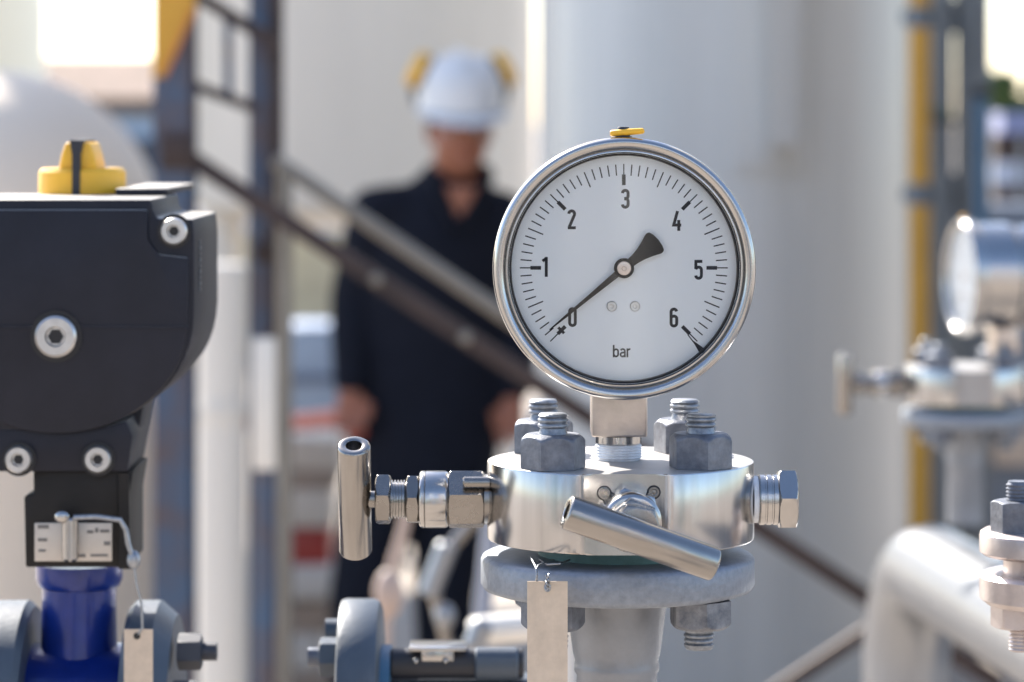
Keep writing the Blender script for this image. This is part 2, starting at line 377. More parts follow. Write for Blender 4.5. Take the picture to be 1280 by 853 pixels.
    m = MB(); m.rev([(.0088, 0), (.0097, -.0006), (.0097, -.0036), (.0090, -.0040), (.0090, -.011)], T(-.0004, 0, bb2+.0002), 48); m.build('stem', M_steel, bl)
    m = MB(); pr = [(.0090, bb2-.0039)]
    for i in range(5): pr += [(.0096, bb2-.0044-i*.00115), (.0098, bb2-.0048-i*.00115), (.0092, bb2-.0052-i*.00115)]
    pr += [(.0090, -.0818)]
    m.rev(pr, T(-.0004, 0, 0), 48); m.build('sealing_tape', M_tape, bl)
    # vent plug with its yellow lever on the rim
    m = MB(); m.rev([(.0036, 0), (.0036, .0012), (.0028, .0014), (.0025, .0046), (.0022, .0050)], T(.0003, -.036, .0525), 24); vp = m.build('vent_plug', M_black, g)
    m = MB(); a = Vector((-.0045, -.0375, .0549)); e = Vector((.0082, -.039, .0559))
    m.tube([a-Vector((.0006, 0, 0)), a, a.lerp(e, .5), e, e+Vector((.0006, 0, .0001))], [.0009, .0013, .0014, .0012, .0006], 12); m.build('vent_lever', M_yel, vp)
    return g

GX = .0450
main_gauge = make_gauge('large steel dial gauge reading just above 0 bar, sharp, standing on the centre manifold', 'pressure gauges')
main_gauge.location = (GX, 1.31, 1.5496)

# ------------------------------------------------------------------ valve manifold (origin: axis, top face z = 0)
def t_handle(mb, c, d, L, r):
    c = Vector(c); d = Vector(d).normalized()
    M = along(c-d*L/2, c+d*L/2); ch = .0011
    mb.rev([(r*.50, .006), (r*.50, ch*.3), (r*.56, 0), (r-ch, 0), (r-ch*.3, ch*.35), (r, ch), (r, L-ch), (r-ch*.3, L-ch*.35), (r-ch, L), (r*.56, L), (r*.50, L-ch*.3), (r*.50, L-.006)], M, 48)
def make_manifold(label, group, tilt=-30, full=True):
    g = thing('valve_manifold', label, 'valve manifold', group=group)
    th = .0326; Rr = .0558
    # round body with a flat milled on its front
    def rf(t):
        u = (t+PI/2) % (2*PI);  u = u-2*PI if u > PI else u
        c = math.cos(u)
        lim = (Rr-.0029)/c if c > .3 else 9
        return min(Rr, lim)
    m = MB(); ch = .0009
    m.rev([(Rr-ch, -th), (Rr-ch*.3, -th+ch*.3), (Rr+.001, -th+ch), (Rr+.001, -ch), (Rr-ch*.3, -ch*.3), (Rr-ch, 0), (Rr-.004, .00005), (.0001, .00005)], None, 240, rf=rf)
    o = m.build('manifold_body', M_side, g, sharp=28)
    o.data.materials.append(M_top)
    for p in o.data.polygons:
        if p.normal.z > .9: p.material_index = 1
    # nuts with studs
    for k, ang in enumerate((-132, -42, 48, 138)):
        x, y = .0428*math.cos(R(ang)), .0428*math.sin(R(ang))
        rot = (38, 10, 20, 50)[k]
        m = MB(); hexnut(m, T(x, y, .0002), .0232, .0140, rot, ch0=False, big=.13)
        n = m.build('hex_nut', M_nut, g, sharp=25)
        m = MB(); M = T(x, y, .0) @ Rz(k*50) @ Ry((0, .8, -.5, .6)[k])
        hh = (.0225, .0219, .0225, .0228)[k]
        m.rev([(.0066, .0125), (.0052, .0165), (.0063, .0172), (.0063, .0180), (.0054, .0187), (.0063, .0195), (.0063, .0202), (.0054, .0209), (.0062, .0216), (.0061, hh-.001), (.0054, hh), (.0001, hh)], M, 28)
        m.build('stud_end', M_thread, n, sharp=60)
    if True:
        # left-hand valve, axis -X
        zc = -.0165; s = 3.35e-4
        X = lambda px: (px-775.5)*s
        g2 = MB()
        AX = lambda px0: T(X(px0), 0, zc) @ Ry(90)
        hexnut(g2, AX(560), .0222, (606-560)*s, 15+90, True, True)
        vb = g2.build('valve_bonnet', M_fit, g, sharp=25)
        MB().rev([(.0105, 0), (.0105, .004)], AX(604), 48).build('bonnet_neck', M_fit, vb)
        m = MB(); L = (560.5-524)*s
        m.rev([(.0105, 0), (.0114, .0004), (.0119, .0012), (.0119, .0022), (.0115, .0025), (.0119, .0028), (.0119, L-.0012), (.0114, L-.0004), (.0110, L)], AX(524), 64); m.build('bonnet_collar', M_steel, vb)
        m = MB(); hexnut(m, AX(508), .0190, (524.2-508)*s, 20+90); m.build('lock_nut', M_fit, vb, sharp=25)
        m = MB(); thread(m, AX(488), .0082, 0, (509-488)*s, .0013, 40, depth=.0009); m.build('threaded_spindle', M_steel, vb, sharp=60)
        m = MB(); hexnut(m, AX(469.5), .0192, (489-469.5)*s, 15+90); m.build('gland_nut', M_fit, vb, sharp=25)
        m = MB(); m.cyl((X(455), 0, zc), (X(471), 0, zc), .0035); m.build('spindle', M_fit, vb)
        m = MB(); t_handle(m, (X(443.5), 0.0, zc+.0002), (.012, math.sin(R(tilt)), math.cos(R(tilt))), .0555, .0069); m.build('t_handle', M_handle, g, sharp=50)
        m = MB(); m.cyl((X(579), -.0105, zc+.0083), (X(614), -.0105, zc+.0083), .0024, ch=.0006); m.build('stop_pin', M_fit, g)
        # right plug, axis +X
        m = MB(); m.rev([(.0098, 0), (.0098, .0020), (.0093, .0022)], T(X(941), 0, zc) @ Ry(90), 48); pt = m.build('sealing_tape', M_tape, g)
        m = MB()
        m.rev([(.0100, 0), (.0107, .0006), (.0107, .0024), (.0103, .0026), (.0103, .0032), (.0107, .0034), (.0107, .0052), (.0103, .0054), (.0103, .0060), (.0107, .0062), (.0107, .0085)], T(X(947.5), 0, zc) @ Ry(90), 64)
        hexnut(m, T(X(971), 0, zc) @ Ry(90), .0236, (996-971)*s, 22+90); m.build('hex_plug', M_steel, g, sharp=25)
    if full:
        # front valve on the flat
        a = Vector((.0012, -.0529, -.0165)); e = Vector((.0042, -.110, -.0180)); d = (e-a).normalized()
        M = T(a) @ d.to_track_quat('Z', 'Y').to_matrix().to_4x4()
        m = MB(); hexnut(m, M, .0225, .012, 12, False, True); vb = m.build('valve_bonnet', M_steel, g, sharp=25)
        m = MB(); m.rev([(.0112, .0110), (.0118, .0125), (.0118, .020), (.0110, .0212), (.0100, .0216)], M, 64); m.build('bonnet_collar', M_steel, vb)
        m = MB(); hexnut(m, M @ T(0, 0, .0215), .0185, .006, 8); m.build('lock_nut', M_fit, vb, sharp=25)
        m = MB(); thread(m, M @ T(0, 0, .0), .0078, .027, .033, .001); m.build('threaded_spindle', M_steel, vb, sharp=60)
        m = MB(); hexnut(m, M @ T(0, 0, .0325), .0180, .006, 20); m.build('gland_nut', M_fit, vb, sharp=25)
        m = MB(); m.cyl(a+d*.038, a+d*.050, .0035); m.build('spindle', M_fit, vb)
        Yh = 1.203; pa = P(712, 641, Yh-.004)-Vector((GX+.0004, 1.31, 1.4676)); pb = P(889.5, 704.5, Yh+.006)-Vector((GX+.0004, 1.31, 1.4676))
        m = MB(); t_handle(m, (pa+pb)/2, pb-pa, (pb-pa).length+.003, .0067); m.build('t_handle', M_handle, g, sharp=50)
        # hollow roll pin and recessed screw
        s2 = K*1.257
        c = Vector(((755-781)*s2, -.0529, -.0075))
        m = MB(); m.rev([(.0014, .0015), (.0014, .0046), (.0020, .0046), (.0021, .0042), (.0021, -.002)], T(c) @ Rx(90), 24, cap=False); m.rev([(.0001, .002), (.0014, .002)], T(c) @ Rx(90), 24, cap=False)
        rp = m.build('roll_pin', M_fit, g)
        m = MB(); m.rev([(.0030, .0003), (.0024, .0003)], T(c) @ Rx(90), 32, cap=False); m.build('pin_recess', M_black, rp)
        c = Vector(((817-781)*s2, -.0529, -.0072))
        m = MB(); m.rev([(.0022, .0004), (.0021, .0007), (.0014, .0007), (.0010, .0003), (.0004, .0005), (.0001, .0005)], T(c) @ Rx(90), 32); sc = m.build('set_screw', M_fit, g)
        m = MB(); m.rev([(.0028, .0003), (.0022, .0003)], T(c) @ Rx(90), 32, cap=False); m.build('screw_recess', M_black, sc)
    return g
man = make_manifold('round stainless manifold below the sharp gauge, with two T handles and four grey nuts', 'round valve manifolds')
man.location = (GX+.0004, 1.31, 1.4676)

# ------------------------------------------------------------------ flanged pipe below (origin: axis, flange top z = 0)
def make_flange(label, group, length):
    g = thing('flanged_pipe', label, 'pipe', group=group)
    m = MB(); r = .0573; h = .0148
    m.rev([(r-.0035, -h), (r-.0012, -h+.0008), (r, -h+.0028), (r, -.0022), (r-.0008, -.0008), (r-.0022, 0), (.034, 0)], T(-.0012, 0, 0), 160); m.build('flange', M_galv, g, sharp=40)
    m = MB(); m.rev([(.0345, -.0002), (.0345, .0064), (.03, .0064)], None, 96); m.build('gasket', M_gasket, g)
    m = MB(); m.rev([(.0225, -h+.0005), (.0212, -h-.002), (.0205, -h-.010), (.0184, -h-.026), (.0174, -h-.030), (.0178, -h-.0315), (.0178, -h-.034), (.0168, -h-.036), (.0168, -length)], T(-.0016, 0, 0), 96); m.build('pipe_neck', M_neck, g, sharp=50)
    for k, ang in enumerate((-132, -42, 48, 138)):
        x, y = .0428*math.cos(R(ang)), .0428*math.sin(R(ang))
        m = MB(); hexnut(m, T(x, y, -h-.0115-.0002), .0228, .0115, (35, 8, 20, 50)[k], True, False, big=.12)
        n = m.build('hex_nut', M_nutscuff if k == 1 else M_nut, g, sharp=25)
        m = MB(); z = -h-.0115
        m.rev([(.0001, z-.0088), (.0052, z-.0088), (.0060, z-.0080), (.0062, z-.0068), (.0054, z-.0062), (.0062, z-.0054), (.0062, z-.0048), (.0054, z-.0042), (.0063, z-.0034), (.0063, z-.0028), (.0054, z-.0022), (.0062, z-.001), (.0062, z+.003)], T(x, y, 0) @ Ry((0, 3, 0, 0)[k]) if k != 1 else T(x-.0006, y, 0), 28); m.build('stud_end', M_thread, n, sharp=60)
    return g
fl = make_flange('blue grey galvanised flange on its pipe neck, under the centre manifold', 'flanged gauge stubs', 1.428)
fl.location = (GX+.0004, 1.31, 1.4285)

# metal tag on its wire
m = MB(); Yt = 1.2475; a = P(659, 727, Yt); b_ = P(709.5, 727, Yt); zb = P(0, 905, Yt).z
tg = thing('metal_tag', 'blank beige metal tag wired to the flange under the sharp gauge', 'tag', (a.x, Yt, zb))
W_ = b_.x-a.x; H_ = a.z-zb
m = MB(); hc = (P(684.5, 0, Yt).x-a.x, H_-.0022); hr = .0012
# plate with a punched hole: ring of quads from hole to rectangle
ring = []; outer = []
angs = sorted([2*PI*i/32 for i in range(32)]+[math.atan2(zc2-hc[1], xc2-hc[0]) % (2*PI) for xc2, zc2 in ((0, H_), (W_, H_), (0, hc[1]-.0065), (W_, hc[1]-.0065))])
for t in angs:
    ring.append((hc[0]+hr*math.cos(t), hc[1]+hr*math.sin(t)))
    dx, dz = math.cos(t), math.sin(t); ks = []
    if dx > 1e-9: ks.append((W_-hc[0])/dx)
    if dx < -1e-9: ks.append((0-hc[0])/dx)
    if dz > 1e-9: ks.append((H_-hc[1])/dz)
    if dz < -1e-9: ks.append((-.0065)/dz)
    k = min(ks); outer.append((hc[0]+dx*k, hc[1]+dz*k))
for i in range(len(angs)):
    j = (i+1) % len(angs); m.prism([ring[i], outer[i], outer[j], ring[j]], 0, .0008)
m.prism([(0, 0), (W_, 0), (W_, hc[1]-.0065), (0, hc[1]-.0065)], 0, .0008)
tp = m.build('tag_plate', M_tagm, tg, smooth=False)
def loc(px, py, Y=Yt): v = P(px, py, Y); return Vector((v.x-a.x, Y-Yt, v.z-zb))
m = MB()
pts = [loc(664, 697, 1.276), loc(665, 700, 1.262), loc(668, 706, 1.252), loc(671, 712, 1.2485), loc(671, 722, 1.2475), loc(670.5, 728, 1.2492)]
m.tube(pts, .00042, 8)
pts = [loc(692, 700, 1.274), loc(682, 703, 1.262), loc(673, 707, 1.252), loc(670, 712, 1.248), loc(671.5, 719, 1.2470), loc(670, 727, 1.2491)]
m.tube(pts, .00042, 8)
pts = [loc(674, 699, 1.272), loc(684, 706, 1.262), loc(700, 705, 1.262), loc(712, 700, 1.275)]
m.tube(pts, .00042, 8)
for k in (0, 1):
    pts = [loc(684.5+ (1.6 if k else -1.8)*math.cos(t*.9), 718+t*2.6, 1.2466+.0009*math.sin(t*1.7+k*PI)) for t in [i*.45 for i in range(15)]]
    m.tube(pts, .00040, 8)
lp = [loc(684.5+3.1*math.cos(t), 735+4.2*math.sin(t), 1.2464+.0003*math.sin(2*t)) for t in [i*2*PI/16 for i in range(17)]]
m.tube(lp, .00045, 8)
m.build('tie_wire', M_wire, tg)

# ------------------------------------------------------------------ valve actuator on the left
Ya = 1.45; sa = K*Ya
ac = thing('valve_actuator', 'black valve actuator housing with yellow position knob on top', 'actuator', tuple(P(95, 720, Ya)))
O = P(95, 720, Ya)
def A2(px, py): v = P(px, py, Ya)-O; return (v.x, v.z)
arcp = [(72+163*math.cos(R(t)), 402+140*math.sin(R(t))) for t in range(0, 66, 6)]
front = [(-70, 249.5), (189, 249.5), (191, 262), (196, 273), (241, 274), (243, 300), (243, 395)]+[(72+170*math.cos(R(t)), 400+140*math.sin(R(t))) for t in range(6, 66, 7)]+[(120, 538), (-70, 538)]
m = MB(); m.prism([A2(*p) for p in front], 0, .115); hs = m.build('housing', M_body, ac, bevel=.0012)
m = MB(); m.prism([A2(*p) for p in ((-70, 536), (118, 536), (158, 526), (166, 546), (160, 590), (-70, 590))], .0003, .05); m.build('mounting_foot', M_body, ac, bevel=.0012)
# raised lid plate and the rounded cover on the front
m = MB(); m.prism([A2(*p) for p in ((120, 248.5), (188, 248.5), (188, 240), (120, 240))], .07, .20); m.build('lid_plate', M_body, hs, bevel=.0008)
cov = [(-50, 262), (185, 262), (186, 300), (200, 318), (236, 322), (236, 400)]+[(72+163*math.cos(R(t)), 402+140*math.sin(R(t))) for t in range(4, 180, 8)]
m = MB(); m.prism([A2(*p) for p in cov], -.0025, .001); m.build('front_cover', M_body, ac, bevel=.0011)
m = MB(); pl = [(-50, 407), (236, 407), (236, 410.5), (-50, 410.5)]
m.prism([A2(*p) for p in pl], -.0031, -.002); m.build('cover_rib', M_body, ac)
for (px, py, rr) in ((218, 289, 17), (71.5, 420, 26), (24, 574, 17), (123, 574, 17)):
    x, z = A2(px, py); r = rr*sa
    yo = -.0028 if py in (420,) else -.0004
    MB().rev([(r*1.25, 0), (r*1.25, .0006), (r*1.02, .0006)], T(x, yo, z) @ Rx(90), 40).build('bolt_recess', M_rubber, ac)
    bo = MB().rev([(r, 0), (r, .002), (r*.88, .0032), (r*.5, .0032), (r*.42, .0012), (.0001, .0012)], T(x, yo-.0007, z) @ Rx(90), 48).build('cap_screw', M_washer, ac)
    MB().rev([(r*.40, .0), (r*.38, .0004), (.0001, .0004)], T(x, yo-.0017, z) @ Rx(90), 6).build('hex_socket', M_rubber, bo)
# lug side mark
m = MB(); x, _ = A2(243.6, 0)
for i in range(9):
    _, z = A2(0, 305+i*7.5); m.box((x+.0002, .022, z), (.0004, .006 if i % 2 else .004, .0016))
m.build('moulded_lettering', M_blueflange, ac, smooth=False)
# lower side wall pieces
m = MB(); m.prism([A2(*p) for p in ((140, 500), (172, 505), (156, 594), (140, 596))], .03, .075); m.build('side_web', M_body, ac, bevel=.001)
# knob
Yk = 1.56; kc = P(103, 243, Yk)-O; sk = K*Yk
m = MB(); m.rev([(54*sk, 0), (54.5*sk, 6*sk), (54*sk, 28*sk), (50*sk, 33*sk), (.0001, 33*sk)], T(kc), 48)
kb = m.build('position_knob', M_yel, ac)
m = MB(); m.prism([(-24*sk, 31*sk), (24*sk, 31*sk), (20*sk, 50*sk), (15*sk, 65*sk), (-15*sk, 65*sk), (-20*sk, 50*sk)], -44*sk, 44*sk, T(kc)); m.build('knob_grip', M_yel, kb, bevel=.0012)
m = MB(); m.prism([(-5*sk, 0), (4.5*sk, 0), (5*sk, 50*sk), (9*sk, 68*sk), (-8*sk, 68*sk), (-5*sk, 50*sk)], -57*sk, 48*sk, T(kc)); m.build('knob_slot', M_black, kb)
# bracket
m = MB(); m.prism([A2(*p) for p in ((40, 589), (166, 589), (160, 625), (160, 711), (30, 711), (28, 622), (40, 618))], .004, .06); br = m.build('bracket', M_bracket, ac, bevel=.001)
m = MB(); m.prism([A2(*p) for p in ((148, 592), (160, 592), (163, 712), (148, 712))], .0015, .004); m.build('bracket_rib', M_bracket, br)
m = MB(); m.prism([A2(*p) for p in ((42, 655), (139, 655), (139, 703), (42, 703))], .0028, .004); lb = m.build('name_plate', M_plate, br, bevel=.0002)
m = MB()
for (x0, y0, x1, y1) in ((46, 657, 60, 662), (46, 674, 58, 678), (47, 688, 56, 691), (108, 664, 116, 668), (118, 661, 122, 667), (124, 663, 136, 667), (129, 678, 137, 683), (80, 694, 106, 698), (112, 694, 134, 697)):
    m.prism([A2(x0, y0), A2(x1, y0), A2(x1, y1), A2(x0, y1)], .0026, .003)
m.build('plate_markings', pm('worn_print', (.16, .15, .14), 0, .6), lb, smooth=False)
x, z = A2(89, 0)
m = MB(); m.cyl((x, -.003, A2(0, 646)[1]), (x, -.003, A2(0, 700)[1]), 10.5*sa, ch=.001); m.ell((A2(80, 644)[0], -.005, A2(80, 644)[1]), (10*sa, 9*sa, 9*sa)); pn = m.build('locking_pin', M_steel, ac)

# small tag wired to the locking pin
m = MB(); Yt2 = 1.443; a2 = P(155, 787, Yt2)
t2 = thing('metal_tag', 'small blurred beige tag hanging on a wire from the black actuator', 'tag', tuple(a2))
w2 = 36*K*Yt2
m = MB(); m.prism([(0, 0), (w2, 0), (w2, -.045), (0, -.045)], 0, .0008); tp = m.build('tag_plate', M_tagm, t2, smooth=False)
m = MB(); m.rev([(.0016, 0), (.0016, .0003)], T(w2*.45, -.0001, -.003) @ Rx(90), 20); m.build('tag_hole', M_rubber, tp)
def l2(px, py, Y=Yt2): return P(px, py, Y)-a2
m = MB(); m.tube([l2(92, 647, 1.440), l2(120, 646, 1.44), l2(150, 650, 1.441), l2(157, 662, 1.441), l2(160, 680, 1.442), l2(166, 697, 1.442)], .0013, 10)
m.tube([l2(166, 697, 1.442), l2(170, 730, 1.442), l2(177, 755, 1.443), l2(178, 785, 1.442), l2(173, 793, 1.443)], .0006, 8)
m.ell(l2(167, 700), (.0032, .0028, .0045)); m.build('hanging_wire', M_wire, t2)

# ball valve under the actuator: cobalt stem housing with the flanges either side
Yv = 1.50; V0 = P(100, 900, Yv)
bv = thing('ball_valve', 'cobalt blue valve body with grey blue flanges below the black actuator', 'valve', (V0.x, Yv, 0))
def V(px, py, dy=0): v = P(px, py, Yv); return Vector((v.x-V0.x, dy, v.z))
sv = K*Yv
c = V(99, 712)
m = MB(); m.rev([(54*sv, 8*sv), (54*sv, -12*sv), (50*sv, -20*sv), (46*sv, -22*sv), (46*sv, -40*sv), (48*sv, -110*sv), (60*sv, -190*sv), (80*sv, -330*sv), (.001, -340*sv)], T(c), 64); m.build('valve_neck', M_cobalt, bv)
zc = V(0, 905).z
m = MB(); m.rev([(0.001, 0), (150*sv, 0), (150*sv, 30*sv), (.001, 30*sv)], T(V(-18, 905)) @ Ry(90) , 96)
m = MB(); rF = 153*sv
m.rev([(rF-.003, 0), (rF, .003), (rF, 66*sv-.003), (rF-.003, 66*sv), (rF*.6, 66*sv)], T(V(-24, 905)) @ Ry(90), 128); f1 = m.build('pipe_flange', M_blueflange, bv)
m = MB(); m.rev([(rF*.6, 0), (rF-.003, 0), (rF, .003), (rF, 58*sv-.008), (rF-.007, 58*sv)], T(V(163, 905)) @ Ry(90), 128); f2 = m.build('pipe_flange', M_blueflange, bv)
m = MB(); m.cyl(V(-600, 905), V(-24, 905), 95*sv, n=64); m.build('pipe_run', M_blueflange, bv)
m = MB(); m.cyl(V(42, 905), V(163, 905), 100*sv, n=64); m.build('valve_ball_body', M_cobalt, bv)
for (px, py, dy) in ((232, 800, -.02),(232, 846, -.045)):
    m = MB(); hexnut(m, T(V(px-4, py+6, dy)) @ Ry(90), .0150, 30*sv, 20); n_ = m.build('flange_nut', M_darkst, bv, sharp=25)
    m = MB(); m.cyl(V(px+22, py+6, dy), V(px+44, py+6, dy), .0042); m.build('stud_end', M_darkst, n_)

# grey blue valve at the bottom between the tag and the T handle
Yb = 1.52; sb = K*Yb; B0 = P(540, 900, Yb)
gv = thing('gate_valve', 'grey blue flanged valve with dark spindle at the bottom edge, left of the beige tag', 'valve', (B0.x, Yb, 0))
def Bv(px, py, dy=0): v = P(px, py, Yb); return Vector((v.x-B0.x, dy, v.z))
rb = 150*sb
m = MB(); m.rev([(rb*.5, 0), (rb-.003, 0), (rb-.0008, .0008), (rb, .003), (rb, 52*sb-.004), (rb-.0012, 52*sb-.0012), (rb-.004, 52*sb), (rb*.5, 52*sb)], T(Bv(425, 900)) @ Ry(90), 160); m.build('pipe_flange', M_blueflange, gv)
m = MB(); m.rev([(rb*.4, 0), (rb*.62, 0), (rb*.62, 12*sb), (rb*.4, 12*sb)], T(Bv(477, 900)) @ Ry(90), 96); m.build('raised_face', M_bluepipe, gv)
m = MB(); m.cyl(Bv(489, 898), Bv(665, 898), 56*sb, n=64); m.build('valve_body', M_blueflange, gv)
m = MB(); m.cyl(Bv(489, 825, -.01), Bv(655, 825, -.01), 19*sb, n=40, ch=.001); sp = m.build('bonnet_tube', M_black, gv)
m = MB(); m.cyl(Bv(594, 824, -.013), Bv(648, 824, -.013), 20.5*sb, n=40, ch=.001); m.build('end_sleeve', M_blueflange, sp)
m = MB(); m.box(Bv(548, 803, -.01), (70*sb, .022, 5*sb)); m.box(Bv(548, 812, -.01), (40*sb, .016, 14*sb)); m.build('gland_plate', M_steel, gv, bevel=.0004)
for px in (521, 558, 598):
    m = MB(); m.ell(Bv(px, 818, -.0185), (4*sb, 4*sb, 4*sb)); m.build('bolt_head', M_steel, gv)
for (px, py, dy) in ((395, 816, -.012), (392, 868, -.05)):
    m = MB(); hexnut(m, T(Bv(px+6, py, dy)) @ Ry(90), .0165, 26*sb, 10); n_ = m.build('flange_nut', M_blueflange, gv, sharp=25)
    m = MB(); m.cyl(Bv(px-8, py, dy), Bv(px+8, py, dy), .0044); m.build('stud_end', M_nut, n_)
m = MB(); m.cyl(Bv(404, 800, .02), Bv(425, 800, .02), 18*sb, n=40); m.build('pipe_stub', M_blueflange, gv)

# ------------------------------------------------------------------ near flange pair on the right edge
Yn = 1.36; N0 = P(1312, 702, Yn); sn = K*Yn
nf = thing('flange_pair', 'pair of warm toned bolted flanges cut off by the right edge', 'flange', (N0.x, Yn, 0))
rn = 87*sn
def zz(py): return EYE-(py-HZ)*sn
m = MB(); m.rev([(rn-.002, zz(694)), (rn, zz(690)), (rn, zz(670)), (rn-.0005, zz(666)), (rn-.002, zz(663)), (.001, zz(663))], None, 96); m.build('upper_flange', M_pinksteel, nf)
m = MB(); m.rev([(rn-.003, zz(755)), (rn, zz(748)), (rn, zz(721)), (rn-.002, zz(716)), (.02, zz(716)), (.02, zz(693))], None, 96); m.build('lower_flange', M_pinksteel, nf)
for (dx, dy) in ((-.0155, -.004), (.004, -.0165), (.0165, .004), (-.004, .0165)):
    m = MB(); hexnut(m, T(dx, dy, zz(663)), .0185, .0135, 20, False, True); n_ = m.build('hex_nut', M_nut, nf, sharp=25)
    m = MB(); thread(m, T(dx+.001, dy, 0), .0050, zz(630), zz(600), .0016, depth=.0007); m.build('stud_end', M_nut, n_, sharp=60)
    m = MB(); hexnut(m, T(dx, dy, zz(783)), .0185, .010, 20, True, False); n_ = m.build('hex_nut', M_pinksteel, nf, sharp=25)
    m = MB(); thread(m, T(dx+.002, dy, 0), .0050, zz(812), zz(780), .0016, depth=.0007); m.build('stud_end', M_pinksteel, n_, sharp=60)
m = MB(); m.cyl((0, 0, 0), (0, 0, zz(752)), .0105, n=40); m.build('pipe_stem', M_pinksteel, nf)
m = MB(); m.cyl((0, 0, zz(663)), (0, 0, zz(640)), .010, n=40); m.build('gauge_stub', M_pinksteel, nf)

# ------------------------------------------------------------------ second gauge assembly, farther right
Y2 = 2.87; X2 = (1208-640)*K*Y2; Z2 = EYE-(458-HZ)*K*Y2
g2 = copy_tree(main_gauge); g2['label'] = 'blurred chrome gauge seen edge on, above the white elbow pipe'
g2.location = (X2+.034, Y2, Z2+.082); g2.rotation_euler = (0, 0, R(-81))
for c_ in g2.children: pass
for c_ in list(g2.children):
    if c_.name.startswith('dial'): c_.location.y = -.0036
    if c_.name.startswith('inner_ring'): bpy.data.objects.remove(c_)
m = MB(); m.rev([(.030, -.004), (.046, -.006), (.047, -.010), (.047, -.060), (.044, -.066), (.0001, -.066)], Rx(90), 64); m.build('rear_housing', M_bezel, g2)
m2 = make_manifold('blurred steel manifold under the edge-on gauge, one T handle at its left', 'round valve manifolds', tilt=-6, full=False)
m2.location = (X2, Y2, Z2)
f2_ = make_flange('blurred grey flange on a stub rising from the white elbow pipe', 'flanged gauge stubs', .105)
f2_.location = (X2, Y2, Z2-.039)

# white elbow pipe
rp_ = .0435; zc_ = EYE-545*K*3.1
E = Vector((.391, 3.1, 0)); dirh = Vector((.046, -.43, 0)).normalized(); br_ = .11
path = [Vector((E.x, E.y, 0)), Vector((E.x, E.y, .5))]
for i in range(13):
    t = R(i*90/12); path.append(Vector((E.x, E.y, zc_-br_))+dirh*br_*(1-math.cos(t))+Vector((0, 0, br_*math.sin(t))))
endp = Vector((E.x, E.y, zc_))+dirh*2.6
path += [Vector((E.x, E.y, zc_))+dirh*1.2, endp]
for i in range(1, 10):
    t = R(i*90/9); path.append(endp+dirh*br_*math.sin(t)-Vector((0, 0, br_*(1-math.cos(t)))))
path.append(Vector((path[-1].x, path[-1].y, 0)))
m = MB(); m.tube(path, rp_, 48)
ep = m.build('elbow_pipe', M_pipew); ep.location = (0, 0, 0); tag(ep, 'thick glossy white pipe bending over into a horizontal run at lower right', 'pipe')

# ------------------------------------------------------------------ stair frame (Y = 4.5)
Ys = 4.5; ss = K*Ys
st = thing('stair_railing', 'long brown sloping stair rail and khaki handrail crossing in front of the person', 'railing', (0, Ys, 0))
def Sv(px, py, dy=0): v = P(px, py, Ys); return Vector((v.x, dy, v.z))
def bar(mb, a, b, w_, d_):
    a = Vector(a); b = Vector(b); L = (b-a).length; mb.box((0, 0, L/2), (w_, d_, L), along(a, b))
m = MB(); bar(m, Sv(205, 177), Sv(1250, 855), .014, .026); m.build('lower_rail', M_brownrail, st, bevel=.002)
m = MB(); m.cyl(Sv(338, 200, .06), Sv(744, 474, .06), .0112, n=24); up = m.build('upper_rail', M_khaki, st)
m = MB(); m.cyl(Sv(352, 208, .06), Vector((Sv(352, 0).x, .06, 0)), .0115, n=24); m.build('post', M_khaki, st)
m = MB(); m.cyl(Sv(774, 492, .06), Vector((Sv(774, 0).x, .06, 0)), .0105, n=24); m.tube([Sv(744, 474, .06), Sv(762, 484, .06), Sv(774, 500, .06)], .011, 16); m.build('post', M_khaki, st)
m = MB()
for (px, py) in ((471, 349), (582, 421)):
    m = MB(); m.ell(Sv(px, py, -.016), (.009, .006, .009)); m.build('rail_bolt', M_khaki, st)
m = MB(); bar(m, Sv(940, 884), Sv(1135, 756), .017, .02); m.build('cross_brace', M_brownrail, st)

cl = thing('steel_column', 'dark blue steel column behind the black actuator, its top painted yellow', 'column', (Sv(218, 0).x, Ys, 0), group='steel stair columns')
cx = 0
h = 3.6
m = MB(); m.box((-.004, .0, h/2), (.052, .008, h)); m.box((0, .05, h/2), (.056, .008, h)); m.box((.003, .025, h/2), (.007, .044, h)); m.build('column_section', M_teal, cl)
zt = Sv(0, 78).z
m = MB(); m.prism([(-.0305, h-.01), (.031, h-.01), (.031, Sv(0, 15).z), (-.012, Sv(0, 95).z), (-.0305, Sv(0, 98).z)], -.0065, -.0045); gp = m.build('yellow_plate', M_yelpaint, cl)
m = MB(); bar(m, (.031, -.008, Sv(0, 10).z), (-.014, -.008, Sv(0, 96).z), .012, .004); m.build('orange_edge', M_orange, gp)
m = MB(); m.box((.006, -.009, Sv(0, 190).z), (.05, .01, .05)); m.build('rail_bracket', M_brownrail, cl, bevel=.002)
c2_ = thing('steel_column', 'brown and teal steel column between the blue column and the khaki post', 'column', (Sv(326, 0).x, Ys+.12, 0), group='steel stair columns')
m = MB(); m.box((-.003, 0, h/2), (.048, .008, h)); m.box((-.003, .04, h/2), (.048, .008, h)); m.box((-.014, .02, h/2), (.006, .034, h)); m.build('column_section', M_teal, c2_)
m = MB(); m.box((.012, -.007, 2.1), (.017, .006, 1.8)); m.build('brown_strip', M_brownrail, c2_)
m = MB(); m.box((0, -.008, Sv(0, 320).z), (.035, .012, .03)); m.build('splice_plate', M_brownrail, c2_, bevel=.002)
lr = thing('ladder_rail', 'short brown upper rails joining the two steel columns', 'railing', (Sv(280, 0).x, Ys+.06, 0))
ox = Sv(280, 0).x
def Lv(px, py): v = Sv(px, py); return Vector((v.x-ox, 0, v.z))
